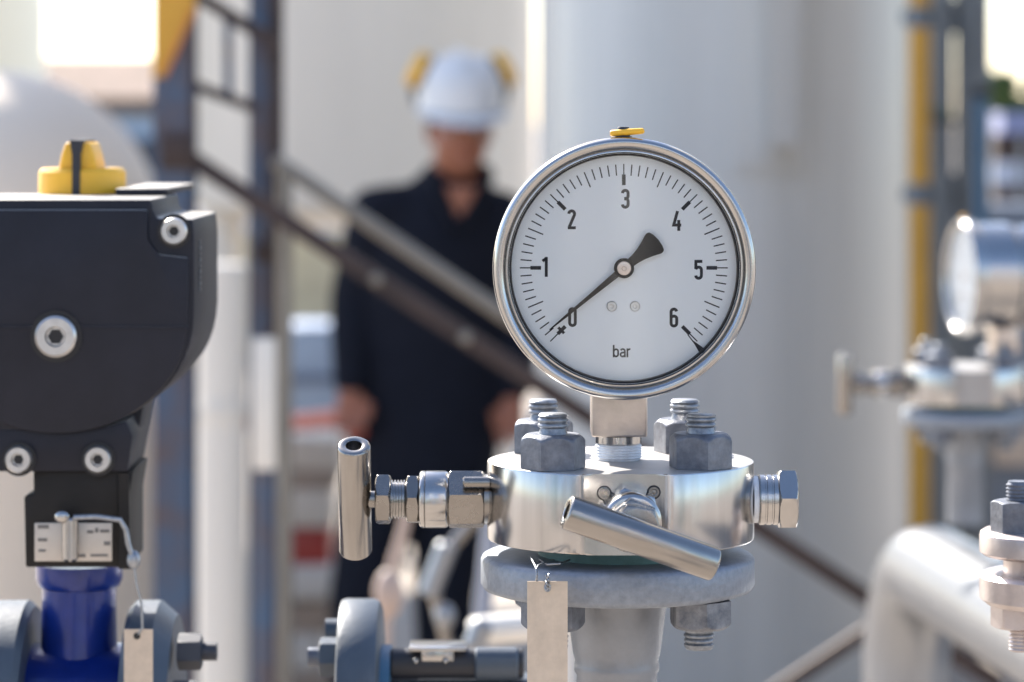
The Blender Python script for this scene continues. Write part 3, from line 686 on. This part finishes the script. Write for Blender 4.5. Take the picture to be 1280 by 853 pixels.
m = MB(); bar(m, Lv(232, -14), Lv(342, 55), .024, .02); m.build('top_rail', M_brownrail, lr)
m = MB(); bar(m, Lv(238, 107), Lv(318, 137), .012, .016); m.build('middle_rail', M_brownrail, lr)
m = MB(); bar(m, Lv(280, 14), Lv(281, 122), .012, .012); m.build('baluster', M_teal, lr)

# ------------------------------------------------------------------ vessels
def vessel(name, px0, px1, Yc, z0, z1, label, mat, dome=.25, n=96, group='white process vessels'):
    """silhouette from px0 to px1"""
    x0 = (px0-640)*K; x1 = (px1-640)*K            # tangents of silhouette rays
    a0, a1 = math.atan(x0), math.atan(x1); mid = (a0+a1)/2; half = (a1-a0)/2
    D = Yc/math.cos(mid); r = D*math.sin(half); X = D*math.sin(mid)
    o = thing(name, label, 'tank', (X, Yc, 0), group=group)
    pr = []
    if z0 > .3:
        for i in range(9): t = R(i*10); pr.append((max(r*math.sin(t), .001), z0+dome*r*(1-math.cos(t))))
        zb_ = z0+dome*r
    else: zb_ = z0
    pr += [(r, zb_), (r, z1-dome*r)]
    for i in range(1, 10): t = R(i*10); pr.append((max(r*math.cos(t), .001), z1-dome*r+dome*r*math.sin(t)))
    MB().rev(pr, None, n).build('shell', mat, o, sharp=40)
    return o, r, X
tk, r1, X1 = vessel('storage_tank', 672, 1137, 9.25, 0, 6.0, 'tall grey white cylindrical tank directly behind the sharp gauge', M_white)
sT = K*(9.25-r1)
def TV(px, py): v = P(px, py, 9.25-r1*.9); return v
# nozzle stiffener: upright plate and its pad, wrapped on the shell
def pad(parent, X, Yc, r, px0, px1, py0, py1, th, name, mat, taper=0):
    m = MB(); N = 8; rows = 10
    for j in range(rows):
        for i in range(N):
            def pt(ii, jj, rr):
                fy = jj/rows; py = py0+(py1-py0)*fy
                a, b = px0+taper*fy, px1-taper*2.2*max(0, fy-.45)
                px = a+(b-a)*ii/N; D_ = Yc-rr*.85; x = (px-640)*K*D_-X
                x = max(-rr*.98, min(rr*.98, x)); y = -math.sqrt(rr*rr-x*x)
                return (x, y, EYE-(py-HZ)*K*(Yc+y))
            q = [pt(i, j, r+th), pt(i+1, j, r+th), pt(i+1, j+1, r+th), pt(i, j+1, r+th)]
            q2 = [pt(i, j, r-.004), pt(i+1, j, r-.004), pt(i+1, j+1, r-.004), pt(i, j+1, r-.004)]
            fs = [(0, 1, 2, 3)]
            if i == 0: fs.append((0, 3, 7, 4))
            if i == N-1: fs.append((1, 5, 6, 2))
            if j == rows-1: fs.append((3, 2, 6, 7))
            if j == 0: fs.append((0, 4, 5, 1))
            m._add(q+q2, fs)
    return m.build(name, mat, parent, weld=True)
pad(tk, X1, 9.25, r1, 915, 1012, -200, 212, .018, 'mounting_pad', M_white)
pad(tk, X1, 9.25, r1, 955, 1000, -200, 184, .13, 'lifting_lug', M_white, taper=5)
t2v, r2, X2v = vessel('storage_tank', 238, 668, 11.2, 1.62-(290-150)*K*11.2, 5.6, 'broad cream tank raised on legs, behind the person', M_cream, dome=.18)
z0v = 1.62-(290-150)*K*11.2
for px, dy in ((278, -.12), (640, -.12), (455, .5), (455, -.5)):
    x = (px-640)*K*(11.2+dy)-X2v
    m = MB(); m.cyl((x, dy, 0), (x, dy, z0v+.32), .075 if px == 278 else .05, n=32); m.build('leg', M_cream, t2v)
vessel('storage_tank', -225, 203, 8.0, 0, 1.61+(150-88)*K*8.0, 'low white tank with domed top, behind the yellow knob', pm('warm_white_paint', (.84, .71, .57), 0, .5, var=.05, vscale=2), dome=.95)
vessel('storage_tank', -640, 58, 13.0, 0, 9.0, 'pale cream tank rising at the top left corner, made tall to shade the person', pm('pale_yellow_paint', (.72, .70, .58), 0, .5, var=.03, vscale=1), dome=.15)  # pale wall built as a mostly unseen tall tank, added to shade the person
# white pipes beside the blue column
wp = thing('vertical_pipe', 'thick white vertical pipe right of the blue column', 'pipe', (P(278, 0, 6).x, 6, 0), group='white vertical pipes')
m = MB(); m.cyl((0, 0, 0), (0, 0, EYE-(330-HZ)*K*6), .049, n=32, ch=.006); m.build('pipe_length', M_cream, wp)
m = MB(); m.cyl((0, 0, EYE-(520-HZ)*K*6), (0, 0, EYE-(505-HZ)*K*6), .055, n=32); m.build('pipe_collar', M_cream, wp)
wp = thing('vertical_pipe', 'shorter white pipe just left of the khaki post', 'pipe', (P(330, 0, 4.3).x, 4.3, 0), group='white vertical pipes')
m = MB(); m.box((0, 0, EYE-(505-HZ)*K*4.3), (.032, .012, 165*K*4.3)); m.build('cover_strip', M_cream, wp, bevel=.003)
m = MB(); m.cyl((0, .012, 0), (0, .012, EYE-(430-HZ)*K*4.3), .012, n=24); m.build('pipe_length', M_teal, wp)

# ------------------------------------------------------------------ right background
def vpipe(name, label, cat, px0, px1, Y, py0, py1, mat, group=None, n=32):
    o = thing(name, label, cat, (P((px0+px1)/2, 0, Y).x, Y, 0), group=group)
    z1 = EYE-(py0-HZ)*K*Y; z0 = max(0, EYE-(py1-HZ)*K*Y)
    MB().cyl((0, 0, z0), (0, 0, z1), (px1-px0)/2*K*Y, n=n).build('pipe_length', mat, o)
    return o
yp = vpipe('gas_pipe', 'upright yellow pipe held by grey clamps, right of the tall tank', 'pipe', 1136.5, 1162.5, 8.0, -300, 900, M_yelpaint)
for py, mt, nm, hw, hh in ((22, M_greyst, 'pipe_clamp', 21, 13), (243, M_greyst, 'pipe_clamp', 21, 13), (132, pm('green_band_paint', (.10, .15, .13), 0, .5), 'green_band', 14, 15)):
    z = EYE-(py-HZ)*K*8; m = MB(); m.rev([(hw*.7*K*8, -hh*K*8), (hw*.72*K*8, hh*K*8)], T(0, 0, z), 32)
    if nm == 'pipe_clamp': m.box((0, .01, z), (hw*2*K*8, .03, hh*1.3*K*8))
    else: m.box((25*K*8, .02, z-8*K*8), (36*K*8, .012, 9*K*8), Matrix())
    m.build(nm, mt, yp)
rack = thing('pipe_rack', 'grey blue steel rack of upright channels at the right edge', 'rack', (P(1205, 0, 9.3).x, 9.3, 0))
rx = P(1205, 0, 9.3).x
def RK(px): return (px-640)*K*9.3-rx
for (a_, b_, mt, dy) in ((1128, 1165, M_greyst, .5), (1164, 1190, M_greyst, 0), (1206, 1247, M_greyst, .15), (1189, 1206, M_darkst, .25)):
    m = MB(); m.box(((RK(a_)+RK(b_))/2, dy, 2.2), ((b_-a_)*K*9.3, .02, 4.4)); m.box((RK(a_)+.008, dy+.04, 2.2), (.012, .07, 4.4)); m.build('upright_channel', mt, rack, bevel=.002)
for py in (18, 240): 
    m = MB(); m.box((RK(1197), .2, EYE-(py-HZ)*K*9.3), (18*K*9.3, .05, 44*K*9.3)); m.build('bracket', M_darkst, rack)
m = MB(); m.box((RK(1178), -.02, EYE-(150-HZ)*K*9.3), (32*K*9.3, .02, 8*K*9.3), Matrix()); m.build('tie_bar', M_darkst, rack)
bp_ = vpipe('blue_pipe', 'short blue pipe with a black cap in front of the grey rack', 'pipe', 1218, 1235, 8.6, 122, 300, M_bluepipe)
m = MB(); z = EYE-(118-HZ)*K*8.6; m.cyl((0, 0, z-.012), (0, 0, z+.018), .023, n=24, ch=.004); m.build('pipe_cap', M_rubber, bp_)
# shelving beyond
sh = thing('equipment_shelf', 'dark shelf holding pale boxes beyond the rack at the right edge', 'shelf', (P(1290, 0, 12).x, 12, 0))
sx = P(1290, 0, 12).x
def SH(px, py): v = P(px, py, 12); return (v.x-sx, v.z)
def slab(mb, px0, py0, px1, py1, y0, y1): mb.prism([SH(px0, py1), SH(px1, py1), SH(px1, py0), SH(px0, py0)], y0, y1)
m = MB(); slab(m, 1252, 140, 1360, 168, 0, .3); m.build('beam', pm('lilac_blue_paint', (.20, .23, .40), 0, .5), sh)
m = MB(); slab(m, 1252, 168, 1360, 900, .15, .3); m.build('back_panel', pm('dark_brown_panel', (.05, .032, .028), 0, .6), sh)
m = MB(); slab(m, 1240, 203, 1290, 232, 0, .12); m.build('shelf_box', pm('pale_blue_box', (.42, .47, .58), 0, .5), sh)
m = MB(); slab(m, 1275, 168, 1281, 900, -.02, .02); m.build('upright', M_greyst, sh)
# grey equipment cabinet under
cb = thing('control_cabinet', 'dark blue grey cabinet behind the edge-on gauge', 'cabinet', (P(1235, 0, 10.6).x, 10.6, 0))
cxx = P(1235, 0, 10.6).x
def CB(px, py): v = P(px, py, 10.6); return (v.x-cxx, v.z)
m = MB(); m.prism([CB(1120, 742), CB(1420, 742), CB(1420, 258), CB(1120, 258)], .1, .5); cbb = m.build('cabinet_body', pm('cabinet_paint', (.13, .155, .20), 0, .45, var=.12, vscale=3), cb, bevel=.01)
m = MB(); m.prism([CB(1172, 560), CB(1258, 560), CB(1258, 300), CB(1172, 300)], .08, .1); m.build('cabinet_door', M_greyst, cb, bevel=.004)
m = MB(); m.box((CB(1270, 0)[0], .05, CB(0, 560)[1]), (.14, .1, .12)); m.build('junction_box', M_tan, cb, bevel=.004)
for px in (1140, 1400):
    m = MB(); m.box((CB(px, 0)[0], .3, CB(0, 742)[1]/2), (.05, .05, CB(0, 742)[1])); m.build('leg', M_darkst, cb)

# trees far right and far left behind
def tree(px, Y, pyTop, wpx, label):
    base = P(px, 0, Y); zt = EYE-(pyTop-HZ)*K*Y; wd = wpx*K*Y
    o = thing('tree', label, 'tree', (base.x, Y, 0), group='trees beyond the yard')
    m = MB(); m.tube([(0, 0, 0), (.1, 0, zt*.35), (-.05, .05, zt*.7)], [.16, .12, .06], 10)
    for i in range(5):
        an = i*1.3; m.tube([(0, 0, zt*.45), (math.cos(an)*wd*.25, math.sin(an)*wd*.25, zt*.7)], [.05, .02], 6)
    m.build('trunk', M_brownrail, o)
    m = MB(); rnd = random.Random(px)
    cl_ = [(rnd.uniform(-.4, .4)*wd, rnd.uniform(-.4, .4)*wd, zt*rnd.uniform(.45, .9), rnd.uniform(.12, .24)*wd) for _ in range(16)]
    for _ in range(5200):
        c = rnd.choice(cl_); v = Vector((rnd.gauss(0, 1), rnd.gauss(0, 1), rnd.gauss(0, .8))).normalized()*c[3]*rnd.uniform(.55, 1.05)
        p = Vector(c[:3])+v; q = Matrix.Rotation(rnd.uniform(0, 6.28), 3, Vector((rnd.gauss(0, 1), rnd.gauss(0, 1), rnd.gauss(0, 1))).normalized()); s_ = rnd.uniform(.10, .2)
        vs = [p+q @ Vector(t_)*s_ for t_ in ((-.5, 0, 0), (0, -.3, 0), (.5, 0, 0), (0, .3, .05))]
        m._add([tuple(x_) for x_ in vs], [(0, 1, 2, 3)])
    m.build('crown', M_leaf, o, smooth=False, weld=False)
M_leaf = pm('foliage', (.09, .14, .045), 0, .6, var=.4, vscale=1.2)
tree(1275, 45, 84, 110, 'green tree glimpsed past the rack at the right edge')
tree(400, 38, 292, 0.1 if False else 90, 'low green tree seen under the raised cream tank')

# low building with a tiled roof, far left
Yl = 60; bl_ = thing('tiled_house', 'far low building with pale terracotta roof and light blue wall at upper left', 'building', (P(120, 0, Yl).x, Yl, 0))
bx0 = P(120, 0, Yl).x
def HV(px, py): v = P(px, py, Yl); return (v.x-bx0, v.z)
x0_, x1_ = HV(-60, 0)[0], HV(420, 0)[0]; ze = HV(0, 132)[1]; zr = HV(0, 76)[1]
m = MB(); m.box(((x0_+x1_)/2, 3, ze/2), (x1_-x0_, 6, ze)); m.build('wall', pm('light_blue_wall', (.36, .46, .60), 0, .7, var=.05, vscale=1), bl_)
M_tile = pm('roof_tile', (.19, .125, .09), 0, .8, var=.25, vscale=2.5, bump=.5, bscale=4, stretch=(4, .3, .3), noisedist=.1)
m = MB(); N = 60
for i in range(N):
    xa = x0_-.4+(x1_-x0_+.8)*i/N; xb = x0_-.4+(x1_-x0_+.8)*(i+1)/N; xm = (xa+xb)/2
    for (a, b, za) in ((xa, xm, .10), (xm, xb, -.04)):
        m._add([(a, -.5, ze+.0+max(0, -za)*0), (b, -.5, ze+.0), (b, 3, zr), (a, 3, zr), (a, -.5, ze-.12), (b, -.5, ze-.12)], [(0, 1, 2, 3), (4, 5, 1, 0)])
    m.tube([(xm, -.52, ze+.03), (xm, 3, zr+.03)], .12, 8)
m._add([(x0_-.4, 3, zr), (x1_+.4, 3, zr), (x1_+.4, 6.5, ze), (x0_-.4, 6.5, ze)], [(0, 1, 2, 3)])
m.build('roof', M_tile, bl_, smooth=False)
for i in range(5):
    xw = x0_+.8+i*1.45
    m = MB(); m.box((xw, -.03, ze*.45), (.6, .06, .8)); m.build('window', M_darkst, bl_)

# goods stacked left of the person's leg, and things seen under the raised tank
def slabthing(name, label, cat, px0, px1, py0, py1, Y, depth, mat, group=None, soft=0.0, extra=None):
    a = P(px0, py1, Y); b = P(px1, py0, Y)
    m = MB(); m.box(((b.x-a.x)/2, depth/2, (b.z-a.z)/2), (b.x-a.x, depth, b.z-a.z))
    o = m.build(name, mat, None, bevel=soft or .008, seg=4 if soft else 2); o.location = (a.x, Y, a.z); tag(o, label, cat, group)
    return o
gr = 'goods stacked left of the person'
slabthing('white_sack', 'lowest white sack of the stack left of the person', 'sack', 322, 404, 792, 846, 8.4, .3, M_sack, gr, .035)
slabthing('cardboard_box', 'tan box between the two white sacks', 'box', 318, 410, 753, 792, 8.42, .3, M_tan, gr)
slabthing('white_sack', 'upper white sack of the stack, under the red crate', 'sack', 320, 418, 708, 753, 8.38, .3, M_sack, gr, .03)
slabthing('red_crate', 'dark red crate resting on the upper white sack', 'crate', 322, 412, 660, 708, 8.42, .3, M_red, gr)
slabthing('white_board', 'pale board pack lying on the red crate', 'board', 320, 416, 612, 660, 8.4, .3, M_cream, gr)
slabthing('tan_board', 'tan board on top of the pale board pack', 'board', 318, 420, 588, 612, 8.4, .3, M_tan, gr)
slabthing('white_carton', 'topmost white carton of the stack below the red hose', 'carton', 318, 425, 548, 588, 8.4, .3, M_cream, gr)
# pale plinth so that the stack stands on the ground
slabthing('wooden_pallet', 'wooden pallet under the lowest white sack', 'pallet', 316, 420, 846, 893, 8.38, .34, M_tan, gr)
m = MB(); a = P(352, 529, 8.3); m.tube([P(300, 527, 8.5), P(340, 529, 8.35), P(380, 528, 8.2), P(425, 523, 7.75), P(440, 530, 7.62), P(446, 545, 7.6)], .024, 16)
tag(m.build('red_hose', pm('red_hose_rubber', (.55, .075, .045), 0, .4)), 'bright red hose held in the person\'s lowered hand', 'hose')
bx_ = thing('storage_bin', 'blue grey bin seen between the khaki post and the person', 'bin', tuple(P(420, 540, 15)))
bb0 = P(420, 540, 15)
def BN(px, py): v = P(px, py, 15)-bb0; return (v.x, v.z)
m = MB(); m.prism([BN(362, 572), BN(470, 572), BN(476, 408), BN(356, 408)], 0, .5); m.build('bin_body', pm('bin_blue', (.16, .22, .33), 0, .5, var=.1, vscale=4), bx_, bevel=.02)
m = MB(); m.prism([BN(354, 478), BN(478, 478), BN(478, 468), BN(354, 468)], -.03, .02); m.build('bin_rim', pm('bin_dark', (.05, .075, .14), 0, .5), bx_)
wl = thing('low_wall', 'low pale wall with grey blue coping beyond the bin', 'wall', (P(400, 0, 21).x, 21, 0))
wx0 = P(400, 0, 21).x
m = MB(); m.box((1.2, .1, .43), (4.4, .2, .86)); m.build('wall_body', pm('khaki_render', (.40, .36, .26), 0, .8, var=.2, vscale=3), wl)
m = MB(); m.box((1.2, .1, .86+.06), (4.6, .3, .13)); m.build('coping', pm('pale_coping', (.52, .57, .66), 0, .6), wl)

# stainless tubing, beige pipe and conduit crossing in front of the person's legs
m = MB(); Yq = 3.2
pts = [P(700, 480, Yq), P(676, 505, Yq), P(640, 585, Yq), P(600, 640, Yq), P(560, 690, Yq), P(542, 730, Yq), P(556, 790, Yq+.05), P(575, 900, Yq+.05)]
def smoothp(pts, n=6):
    out = []
    for i in range(len(pts)-1):
        p0 = pts[max(0, i-1)]; p1 = pts[i]; p2 = pts[i+1]; p3 = pts[min(len(pts)-1, i+2)]
        for k in range(n):
            t = k/n; out.append(.5*((2*p1)+(p2-p0)*t+(2*p0-5*p1+4*p2-p3)*t*t+(3*p1-p0-3*p2+p3)*t**3))
    return out+[pts[-1]]
m.tube(smoothp(pts[1:]), .0065, 20)
tb = tag(m.build('bent_tube', M_fit), 'shiny bent steel tube rising beside the left of the galvanised flange', 'tube')
m = MB()
m.cyl(P(560, 680, Yq-.01), P(535, 745, Yq-.01), .011, n=24, ch=.003); m.build('tube_fitting', M_pipew, tb)
m = MB(); m.ell(P(556, 770, Yq), (.011, .011, .013)); m.build('tube_joint', M_pipew, tb)
m = MB(); m.cyl(P(620, 600, Yq+.2), P(590, 900, Yq+.2), .010, n=16); tag(m.build('grey_conduit', pm('lilac_grey_paint', (.30, .32, .38), 0, .45)), 'thin lilac grey conduit just left of the galvanised flange', 'conduit')
hz = MB(); hz.cyl(P(585, 790, 2.5), P(760, 775, 2.5), .0115, n=32, ch=.004); hz.cyl(P(700, 780, 2.5), Vector((P(700, 0, 2.5).x, 2.5, 0)), .012, n=24)
tag(hz.build('beige_pipe', M_cream), 'short beige pipe behind the beige tag, low in front of the legs', 'pipe')
m = MB(); m.cyl(P(606, 775, 2.47), P(590, 812, 2.47), .009, n=24, ch=.004); m.cyl(P(590, 812, 2.47), Vector((P(590, 0, 2.47).x, 2.47, 0)), .005, n=16)
tag(m.build('white_fitting', M_pipew), 'small bright white fitting at the end of the beige pipe', 'fitting')
m = MB(); Yq = 3.6
m.tube(smoothp([P(512, 610, Yq), P(505, 660, Yq), P(488, 720, Yq), P(482, 790, Yq), P(478, 1000, Yq)]), [.0065]*25, 16); m.ell(P(486, 742, Yq), (.017, .016, .028)); 
tag(m.build('tan_conduit', pm('tan_paint', (.50, .37, .30), 0, .5)), 'tan conduit with a round boss in front of the gap between the legs', 'conduit')

# ------------------------------------------------------------------ person
Yp = 7.7
pr_ = thing('person', 'person in white hard hat and dark navy work clothes, looking down behind the stair rail', 'person', (P(545, 0, Yp).x, Yp, 0), R(9))
PX = P(545, 0, Yp).x
def H(px, py, dy=0.0): v = P(px, py, Yp); return Vector((v.x-PX, dy, v.z))
def limb(mb, pts):      # list of (centre, rx, ry): overlapping capsules, blended by the remesh
    for i in range(len(pts)-1):
        a, ra, rb_ = pts[i]; b, rc_, rd = pts[i+1]; L = (b-a).length; n = max(2, int(L/.02))
        d = (b-a).normalized(); Mq = d.to_track_quat('Z', 'Y').to_matrix().to_4x4()
        # loft with elliptical cross-section in world XY
        for k in range(n+1):
            t = k/n; c = a.lerp(b, t); r1_ = ra+(rc_-ra)*t; r2_ = rb_+(rd-rb_)*t
            mb.ell(c, (r1_, r2_, min(r1_, r2_)), None, 8)
def remeshed(mb, name, mat, parent, vox, it=6):
    o = mb.build(name, mat, parent, weld=False, sharp=180)
    r_ = o.modifiers.new('remesh', 'REMESH'); r_.mode = 'VOXEL'; r_.voxel_size = vox; r_.use_smooth_shade = True
    s_ = o.modifiers.new('smooth', 'SMOOTH'); s_.iterations = it; s_.factor = .6
    return o
zan = .09
m = MB()
hd = H(573, 156, -.02)
tilt = Rx(-12)
m.ell(hd+Vector((0, .015, .02)), (.074, .092, .095), tilt, 16)          # cranium
m.ell(hd+Vector((0, -.025, -.045)), (.066, .066, .074), tilt, 14)       # face / jaw
m.ell(hd+Vector((0, -.066, -.095)), (.026, .022, .022), None, 10)        # chin
m.ell(hd+Vector((0, -.092, -.030)), (.011, .016, .022), None, 8); m.ell(hd+Vector((0, -.102, -.042)), (.014, .012, .010), None, 8)  # nose
m.ell(hd+Vector((0, -.072, .008)), (.050, .018, .012), None, 8)          # brow
for s_ in (-1, 1): m.ell(hd+Vector((s_*.074, .005, -.020)), (.010, .018, .030), None, 8); m.ell(hd+Vector((s_*.032, -.072, -.042)), (.018, .014, .018), None, 8)
limb(m, [(hd+Vector((0, .02, -.06)), .060, .060), (H(568, 238, .02), .066, .062)])
limb(m, [(H(568, 236, .02), .075, .06), (H(556, 262, .02), .13, .075), (H(548, 320, .02), .155, .095), (H(545, 430, .02), .145, .09), (H(535, 520, .02), .15, .095), (H(530, 585, .02), .155, .10)])
def arm(mb, sh_, el, wr, hand, k):
    limb(mb, [(H(568, 250, .02), .06, .05), (sh_, .058, .055), (sh_.lerp(el, .3), .050, .048), (el, .040, .040), (el.lerp(wr, .3), .041, .038), (wr, .028, .024)])
    d = (hand-wr).normalized(); side = Vector((1, 0, 0))
    limb(mb, [(wr, .027, .022), (hand, .040, .018)])
    palm = hand
    for i, (off, ln) in enumerate(((-.030, .062), (-.010, .072), (.010, .068), (.029, .052))):
        b0 = palm+side*off; b1 = b0+d*ln*.45+Vector((0, -.012, 0)); b2 = b1+d*ln*.35+Vector((0, -.028, 0)); b3 = b2+Vector((0, -.006, 0))*.5-d*-.004
        limb(mb, [(b0, .009, .009), (b1, .0088, .0088), (b2, .0078, .0078), (b3, .0065, .0065)])
    th0 = wr.lerp(palm, .45)+side*k*.024; th1 = th0+side*k*.026+d*.02+Vector((0, -.016, 0)); th2 = th1+d*.028+Vector((0, -.014, 0))-side*k*.006
    limb(mb, [(th0, .012, .012), (th1, .0105, .0105), (th2, .0085, .0085)])
shL, elL, wrL, haL = H(470, 268, .02), H(442, 372, .03), H(434, 480, -.05), H(432, 510, -.075)
shR, elR, wrR, haR = H(632, 275, .02), H(660, 372, .05), H(642, 492, -.03), H(636, 524, -.05)
arm(m, shL, elL, wrL, haL, 1); arm(m, shR, elR, wrR, haR, -1)
def leg(mb, hip, kn, an):
    limb(mb, [(hip, .088, .09), (hip.lerp(kn, .5), .074, .076), (kn, .056, .058), (kn.lerp(an, .35), .055, .058), (an, .036, .04)])
hipL, hipR = H(480, 600, .02), H(570, 600, .02)
knL, knR = H(450, 745, -.01), H(556, 745, 0); anL = Vector((H(445, 0).x, .03, zan)); anR = Vector((H(562, 0).x, .03, zan))
leg(m, hipL, knL, anL); leg(m, hipR, knR, anR)
body = remeshed(m, 'body', M_skin, pr_, .0065, 4)
# clothes
m = MB(); q = .016
limb(m, [(H(568, 224, .02), .072, .064), (H(560, 262, .02), .14, .09), (H(546, 320, .02), .188, .115), (H(541, 430, .02), .187, .110), (H(536, 520, .02), .190, .115), (H(530, 580, .02), .190, .118)])
def sleeve(mb, sh_, el, wr):
    limb(mb, [(H(568, 254, .02), .07, .06), (sh_, .070, .072), (sh_.lerp(el, .35), .066, .066), (el, .058, .058), (el.lerp(wr, .4), .054, .052), (el.lerp(wr, .92), .044, .042)])
sleeve(m, shL, elL, wrL); sleeve(m, shR, elR, wrR)
remeshed(m, 'work_jacket', M_navy, pr_, .009, 5)
m = MB()
limb(m, [(H(530, 560, .02), .186, .112), (H(530, 600, .02), .186, .118)])
for hip, kn, an in ((hipL, knL, anL), (hipR, knR, anR)):
    limb(m, [(hip, .100, .105), (hip.lerp(kn, .5), .092, .094), (kn, .080, .080), (kn.lerp(an, .5), .074, .076), (Vector((an.x, an.y, an.z+.02)), .068, .072)])
remeshed(m, 'work_trousers', M_navy, pr_, .009, 5)
for an in (anL, anR):
    m = MB(); m.ell(an+Vector((0, -.07, -.045)), (.048, .10, .042), None, 12); m.ell(an+Vector((0, .0, -.03)), (.044, .055, .055), None, 12); m.box(an+Vector((0, -.045, -.078)), (.085, .25, .02))
    m.build('boot', M_rubber, pr_)
# open collar
m = MB()
cb_ = [H(540, 222, .0), H(545, 232, -.06), H(560, 258, -.092)]
m.tube(smoothp([H(575, 208, .07), H(542, 211, .04), H(537, 220, -.03), H(548, 252, -.085), H(563, 282, -.105)]), .014, 8)
m.tube(smoothp([H(575, 208, .07), H(606, 211, .04), H(609, 220, -.03), H(590, 252, -.085), H(566, 282, -.105)]), .014, 8)
m.build('collar', M_navy, pr_)
m = MB(); m.prism([(H(552, 232).x, H(0, 232).z), (H(592, 232).x, H(0, 232).z), (H(568, 278).x, H(0, 278).z)], -.100, -.06); m.build('bare_throat', M_skin, pr_, bevel=.008)
# face details
for s_ in (-1, 1):
    m = MB(); m.ell(hd+Vector((s_*.030, -.080, -.012)), (.012, .010, .006), None, 8); e_ = m.build('eye', pm('eye_white', (.6, .58, .55), 0, .3) if s_ < 0 else bpy.data.materials['eye_white'], pr_)
    m = MB(); m.ell(hd+Vector((s_*.030, -.087, -.013)), (.005, .004, .005), None, 8); m.build('iris', M_hair, e_)
m = MB(); m.ell(hd+Vector((0, -.088, -.068)), (.023, .008, .006), None, 8); m.build('lips', pm('lips', (.30, .09, .06), 0, .5), pr_)
m = MB(); m.ell(hd+Vector((0, .022, .01)), (.081, .090, .072), tilt, 16); m.build('hair', M_hair, pr_)
# hard hat
m = MB(); hc_ = H(575, 118, -.015)
Mh = T(hc_) @ Rx(10) @ Matrix.Diagonal((1, 1.22, .80, 1))
rH = .106
prf = [(rH*math.cos(R(t))**.5, rH*1.12*math.sin(R(t))) for t in range(0, 90, 6)]+[(.001, rH*1.12)]
prf = [(rH-.004, -.035), (rH+.004, -.035), (rH+.001, -.012)]+prf
m.rev(prf, Mh, 64)
hh_ = m.build('hard_hat', M_helm, pr_)
m = MB(); m.rev([(rH-.006, -.036), (rH+.022, -.040), (rH+.024, -.036), (rH+.0, -.026)], T(hc_+Vector((0, -.022, -.004))) @ Rx(14) @ Matrix.Diagonal((.88, 1.22, 1, 1)), 64); m.build('brim', M_helm, hh_)
m = MB(); m.box((0, 0, rH*1.12+.004), (.022, .15, .012), Mh); m.build('ridge', M_helm, hh_, bevel=.004)
for s_ in (-1, 1):
    c = hc_+Vector((s_*.102, -.01, .058))
    Me = T(c) @ Ry(-s_*28) @ Ry(90)
    m = MB(); m.rev([(.030, s_*-.012), (.036, s_*-.008), (.040, 0), (.040, s_*.012), (.032, s_*.022), (.001, s_*.024)], Me @ Matrix.Diagonal((1.15, .85, 1, 1)), 32); ea = m.build('ear_muff', M_yel, pr_)
    m = MB(); m.rev([(.036, s_*-.024), (.039, s_*-.010), (.034, s_*-.004)], Me @ Matrix.Diagonal((1.15, .85, 1, 1)), 32); m.build('muff_cushion', M_black, ea)
    m = MB(); m.tube([c+Vector((0, 0, -.02)), hc_+Vector((s_*.118, 0, .01)), hc_+Vector((s_*.108, .005, -.03))], .007, 8); m.build('muff_arm', M_black, ea)
